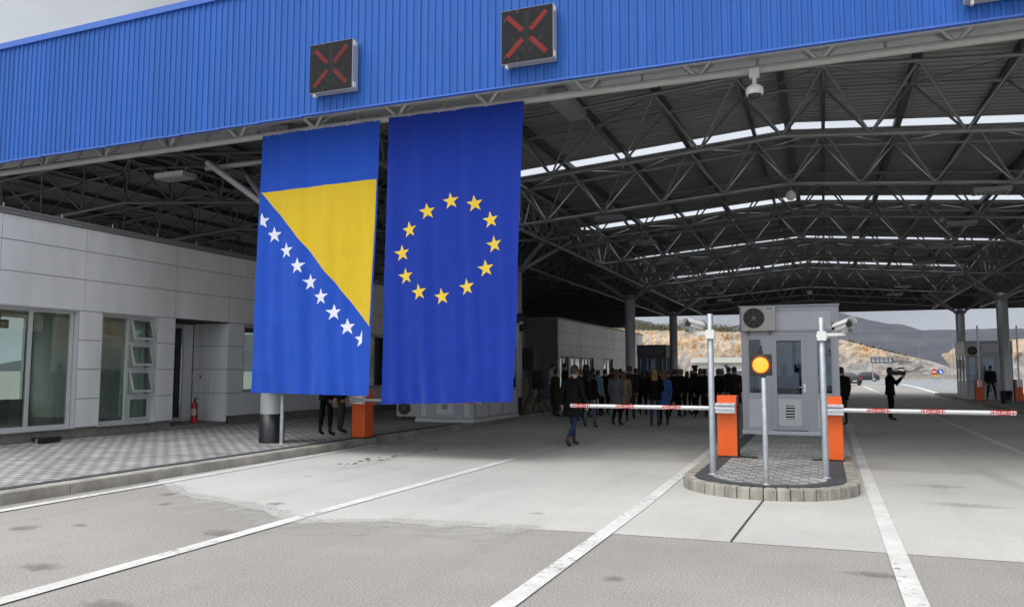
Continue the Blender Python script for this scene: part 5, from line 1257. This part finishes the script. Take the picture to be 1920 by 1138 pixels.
# the one walking towards the crowd
person('person in long dark coat and blue jeans walking behind the left barrier arm', 1073, 16.9, -22, 1.80, (.009, .009, .010), .66, (.030, .045, .10), (.07, .035, .018), (.03, .024, .02), 'short', 'walk', flare=1.2)
person('person with dark hair, black jacket and pale blue jeans behind the walking one', 1106, 22.7, -14, 1.70, BK, .86, (.09, .13, .17), (.03, .03, .035), (.012, .01, .01), 'long', 'wide')
person('person in long grey coat with reddish long hair and black boots', 1155, 24.0, -20, 1.72, (.14, .14, .15), .55, BK, BK, (.08, .028, .014), 'long', 'lean', flare=1.42)
person('person with long blond hair, black jacket and blue jeans beside the blue coat', 1227, 23.9, 15, 1.72, BK, .84, (.035, .055, .10), BK, (.36, .19, .05), 'long', 'clasp', flare=1.05)
person('person in bright blue long coat right of the blond one', 1244, 24.5, 30, 1.68, (.05, .12, .36), .62, BK, BK, (.16, .085, .04), 'long', 'stand', flare=1.05)
person('person in brown coat standing left of the crowd near the kerb', 1042, 27.6, -40, 1.74, (.055, .038, .018), .68, BR, BK, (.02, .016, .012), 'short', 'stand')
person('person in white shirt half hidden behind the brown coat', 1036, 31.5, -60, 1.82, (.55, .57, .62), .92, BK, BK, (.02, .016, .012), 'short', 'stand')
person('person in dark suit against the far building door', 1059, 32.0, -70, 1.84, BK, .84, BK, BK, (.015, .012, .01), 'short', 'clasp')
person('person in light blue jacket between the dark jackets', 1121, 28.4, -30, 1.70, (.20, .36, .48), .86, BK, BK, (.03, .022, .016), 'short', 'stand')
person('tall person with big dark curly hair above the grey coat group', 1099, 27.6, -30, 1.86, BK, .80, DK, BK, (.012, .01, .009), 'curly', 'stand')
person('tall person in dark maroon jacket and jeans left of the dark booth', 1181, 27.2, 10, 1.85, (.025, .012, .013), .86, (.028, .04, .07), BK, (.03, .02, .015), 'short', 'stand')
person('person in dark jacket seen between light blue jacket and grey coat', 1134, 29.6, -10, 1.74, BK, .82, BK, BK, (.02, .016, .012), 'short', 'stand')
person('person in beige coat and red shoes just behind the grey coat', 1169, 25.6, 20, 1.66, (.26, .19, .14), .66, BK, (.20, .02, .02), (.14, .06, .03), 'long', 'stand')
person('person with light brown hair directly behind the walking one', 1088, 25.4, -10, 1.74, BK, .82, BK, BK, (.13, .075, .04), 'short', 'stand')
person('person in black with dark hair left of the blond one', 1205, 29.8, 0, 1.70, BK, .8, BK, BK, (.02, .015, .012), 'long', 'clasp')
person('person with short brown hair right of the blue coat, facing the crowd', 1253, 30.6, 150, 1.68, DK, .8, BK, BK, (.10, .055, .03), 'short', 'clasp')
person('black haired person in black long coat right of the blue coat', 1265, 28.8, 5, 1.74, BK, .58, BK, BK, (.008, .008, .008), 'short', 'wide')
person('grey haired person in dark coat, third dark coat right of the blue one', 1277, 29.4, 10, 1.74, DK, .62, BK, BK, (.14, .13, .12), 'short', 'stand')
person('short person in black jacket left of the tall one with cap', 1288, 31.2, -20, 1.66, BK, .8, BK, BK, (.05, .03, .02), 'long', 'stand')
person('person in black facing the camera left of the peaked cap', 1297, 32.6, 170, 1.68, DK, .8, BK, BK, (.02, .016, .012), 'short', 'phone')
person('tall person in dark uniform wearing a peaked cap', 1303, 30.8, 60, 1.86, (.012, .013, .02), .82, (.012, .013, .02), BK, BK, 'cap', 'clasp')
person('broad person in black jacket just right of the peaked cap', 1313, 28.9, 10, 1.76, BK, .84, BK, BK, (.02, .018, .016), 'short', 'wide')
person('person in black coat partly hidden by the left island post', 1333, 30.4, 0, 1.74, BK, .62, BK, BK, (.02, .018, .016), 'short', 'stand')
person('person in black jacket right of the left island post', 1346, 32.2, -15, 1.74, DK, .82, BK, BK, (.05, .03, .02), 'short', 'stand')
person('grey haired person beside the left barrier cabinet, in dark jacket', 1354, 33.2, 20, 1.72, BK, .82, BK, BK, (.12, .11, .10), 'short', 'stand')
person('tall dark person left of the long brown coat by the booth', 1366, 33.4, 40, 1.84, BK, .80, BK, BK, (.015, .012, .01), 'short', 'clasp')
person('person in long dark brown coat at the right end of the crowd', 1377, 29.2, 25, 1.82, (.022, .012, .010), .52, BK, BK, (.02, .014, .012), 'short', 'stand', flare=1.1)
person('person in black standing behind the crowd between the two far columns', 1241, 33.8, 180, 1.72, BK, .8, BK, BK, (.03, .02, .016), 'short', 'stand')
person('person in dark coat at the back, left of the tall maroon jacket', 1163, 31.5, 10, 1.76, DK, .8, BK, BK, (.04, .028, .02), 'short', 'stand')
person('person in dark coat at the back right of the tall maroon jacket', 1192, 32.5, 25, 1.78, DK, .6, BK, BK, (.03, .022, .016), 'short', 'stand')
person('person with dark long hair at the back between the dark booth and the blond one', 1215, 32.8, -10, 1.68, BK, .82, BK, BK, (.02, .015, .012), 'long', 'stand')
person('person in dark jacket at the back, behind the grey and the beige coat', 1148, 32.4, 15, 1.80, BK, .82, BK, BK, (.02, .016, .012), 'short', 'clasp')
person('person with grey hair at the back right of the black long coat', 1271, 33.4, -25, 1.76, BK, .8, BK, BK, (.10, .10, .10), 'short', 'stand')
person('person in black at the back right of the peaked cap, one arm raised', 1321, 33.0, 15, 1.74, BK, .8, BK, BK, (.03, .022, .016), 'short', 'phone')
person('person in black behind the light blue jacket', 1112, 31.6, 20, 1.78, DK, .82, BK, BK, (.02, .016, .012), 'short', 'stand')
person('person in black jacket peeking out right of the central booth', 1577, 26.6, 30, 1.80, BK, .78, BR, BK, BK, 'short', 'stand', None)
person('person seen through the booth door glass, left one', 1470, 26.5, 0, 1.82, BK, .8, BK, BK, BK, 'short', 'stand', None)
person('person seen through the booth door glass, right one with broader jacket', 1494, 25.6, -30, 1.78, DK, .8, BK, BK, BK, 'short', 'phone', None)
person('guard in dark uniform standing before the right pavement booth', 1857, 48.4, 180, 1.80, (.012, .013, .02), .84, (.012, .013, .02), BK, BK, 'short', 'wide', None)
person('person in black trousers and shoes standing behind the triangle flag', 613, 15.75, -15, 1.78, BK, .84, BK, BK, (.03, .022, .016), 'short', 'wide', None)
person('person in brown trousers behind the flag next to the orange cabinet', 641, 16.6, -40, 1.74, DK, .84, (.045, .035, .022), (.02, .014, .01), (.05, .03, .02), 'short', 'stand', None)
t = person('cameraman in black filming with a shoulder camera on the right lane', 1668, 29.9, -75, 1.80, BK, .84, BK, BK, BK, 'short', 'film', None)
r = math.radians(-75); loc = t.location
v = thing('video_camera', 'black shoulder video camera held by the cameraman', 'video camera', (loc.x, loc.y, loc.z), r)
b = MB(); b.box(.06, .20, -.10, .34, 1.53, 1.68); b.build('camera_body', BLACK, v, False, .02)
b = MB(); b.tube((.13, .34, 1.60), (.13, .46, 1.60), .055, 14, .068); b.build('lens', BLACK, v, False)
b = MB(); b.tube((.13, .0, 1.70), (.13, .26, 1.74), .016, 8); b.tube((.13, .22, 1.76), (.13, .44, 1.77), .022, 8); b.build('microphone', BLACK, v, False)
b = MB(); b.box(.01, .06, .10, .22, 1.60, 1.66); b.build('viewfinder', BLACK, v, False, .008)
# ---- loudspeakers, stand and lectern beside the starred flag
def tripod(t, H, sp=.5):
    b = MB(); b.tube((0, 0, .35), (0, 0, H), .02, 8); b.build('pole', BLACK, t, False)
    for k in range(3):
        a = 2*math.pi*k/3+.4; b = MB(); b.tube((0, 0, .75), (sp*math.cos(a), sp*math.sin(a), .01), .014, 6); b.tube((0, 0, .38), (sp*.55*math.cos(a), sp*.55*math.sin(a), .35), .010, 5); b.build('leg', BLACK, t, False)
q = PY(993, 700, 27.0); t = thing('loudspeaker', 'black loudspeaker raised on a tripod stand beside the starred flag', 'loudspeaker', (q.x, 27, PZ)); tripod(t, 1.55)
b = MB(); b.box(-.21, .21, -.2, .2, 1.55, 2.32); b.build('cabinet', BLACK, t, False, .02)
b = MB(); b.lathe([(.15, -.206), (.15, -.2), (.10, -.203)], 20, (0, 0, 1.78), axis='Y'); b.lathe([(.07, -.206), (.07, -.2)], 16, (0, 0, 2.15), axis='Y'); b.build('speaker_cones', RUBBER, t, False)
q = PY(989, 730, 28.0); t = thing('lectern', 'pale wooden lectern behind the tripod at the left of the crowd', 'lectern', (q.x, 28, PZ))
b = MB(); b.box(-.28, .28, -.02, .02, 0, 1.05); b.box(-.28, -.25, .02, .38, 0, 1.05); b.box(.25, .28, .02, .38, 0, 1.05); b.build('panels', mat('pale wood', (.34, .27, .19), .6, var=.1), t, False, .004)
b = MB(); b.add([(-.32, -.06, 1.06), (.32, -.06, 1.06), (.32, .44, 1.2), (-.32, .44, 1.2), (-.32, -.06, 1.09), (.32, -.06, 1.09), (.32, .44, 1.23), (-.32, .44, 1.23)], [(3, 2, 1, 0), (4, 5, 6, 7), (0, 1, 5, 4), (1, 2, 6, 5), (2, 3, 7, 6), (3, 0, 4, 7)]); b.build('top', mat('pale wood', (.34, .27, .19)), t, False)
b = MB(); b.tube((0, .2, 1.2), (0, .1, 1.5), .008, 6); b.tube((0, .1, 1.5), (0, .06, 1.56), .016, 8); b.build('microphone', BLACK, t, False)
q = PY(1010, 730, 27.4); t = thing('loudspeaker', 'lower black loudspeaker on a short tripod right of the lectern', 'loudspeaker', (q.x, 27.4, PZ)); tripod(t, .85, .42)
b = MB(); b.box(-.2, .2, -.2, .2, .85, 1.5); b.build('cabinet', BLACK, t, False, .03)
b = MB(); b.lathe([(.14, -.206), (.14, -.2), (.10, -.203)], 20, (0, 0, 1.08), axis='Y'); b.build('speaker_cones', RUBBER, t, False)
# ================================================================== HAZE
b = MB(); b.box(-1700, 1700, -60, 2700, -1.6, 175); o = b.build('haze', None); o.data.materials.clear()
hm = bpy.data.materials.new('pale haze'); hm.use_nodes = True; nt = hm.node_tree; nt.nodes.clear(); ho = nt.nodes.new('ShaderNodeOutputMaterial'); hv = nt.nodes.new('ShaderNodeVolumePrincipled')
hv.inputs['Color'].default_value = (.86, .90, 1, 1); hv.inputs['Density'].default_value = .00006; nt.links.new(hv.outputs[0], ho.inputs['Volume']); o.data.materials.append(hm)
tag(o, 'pale haze over the far hills', kind='stuff')
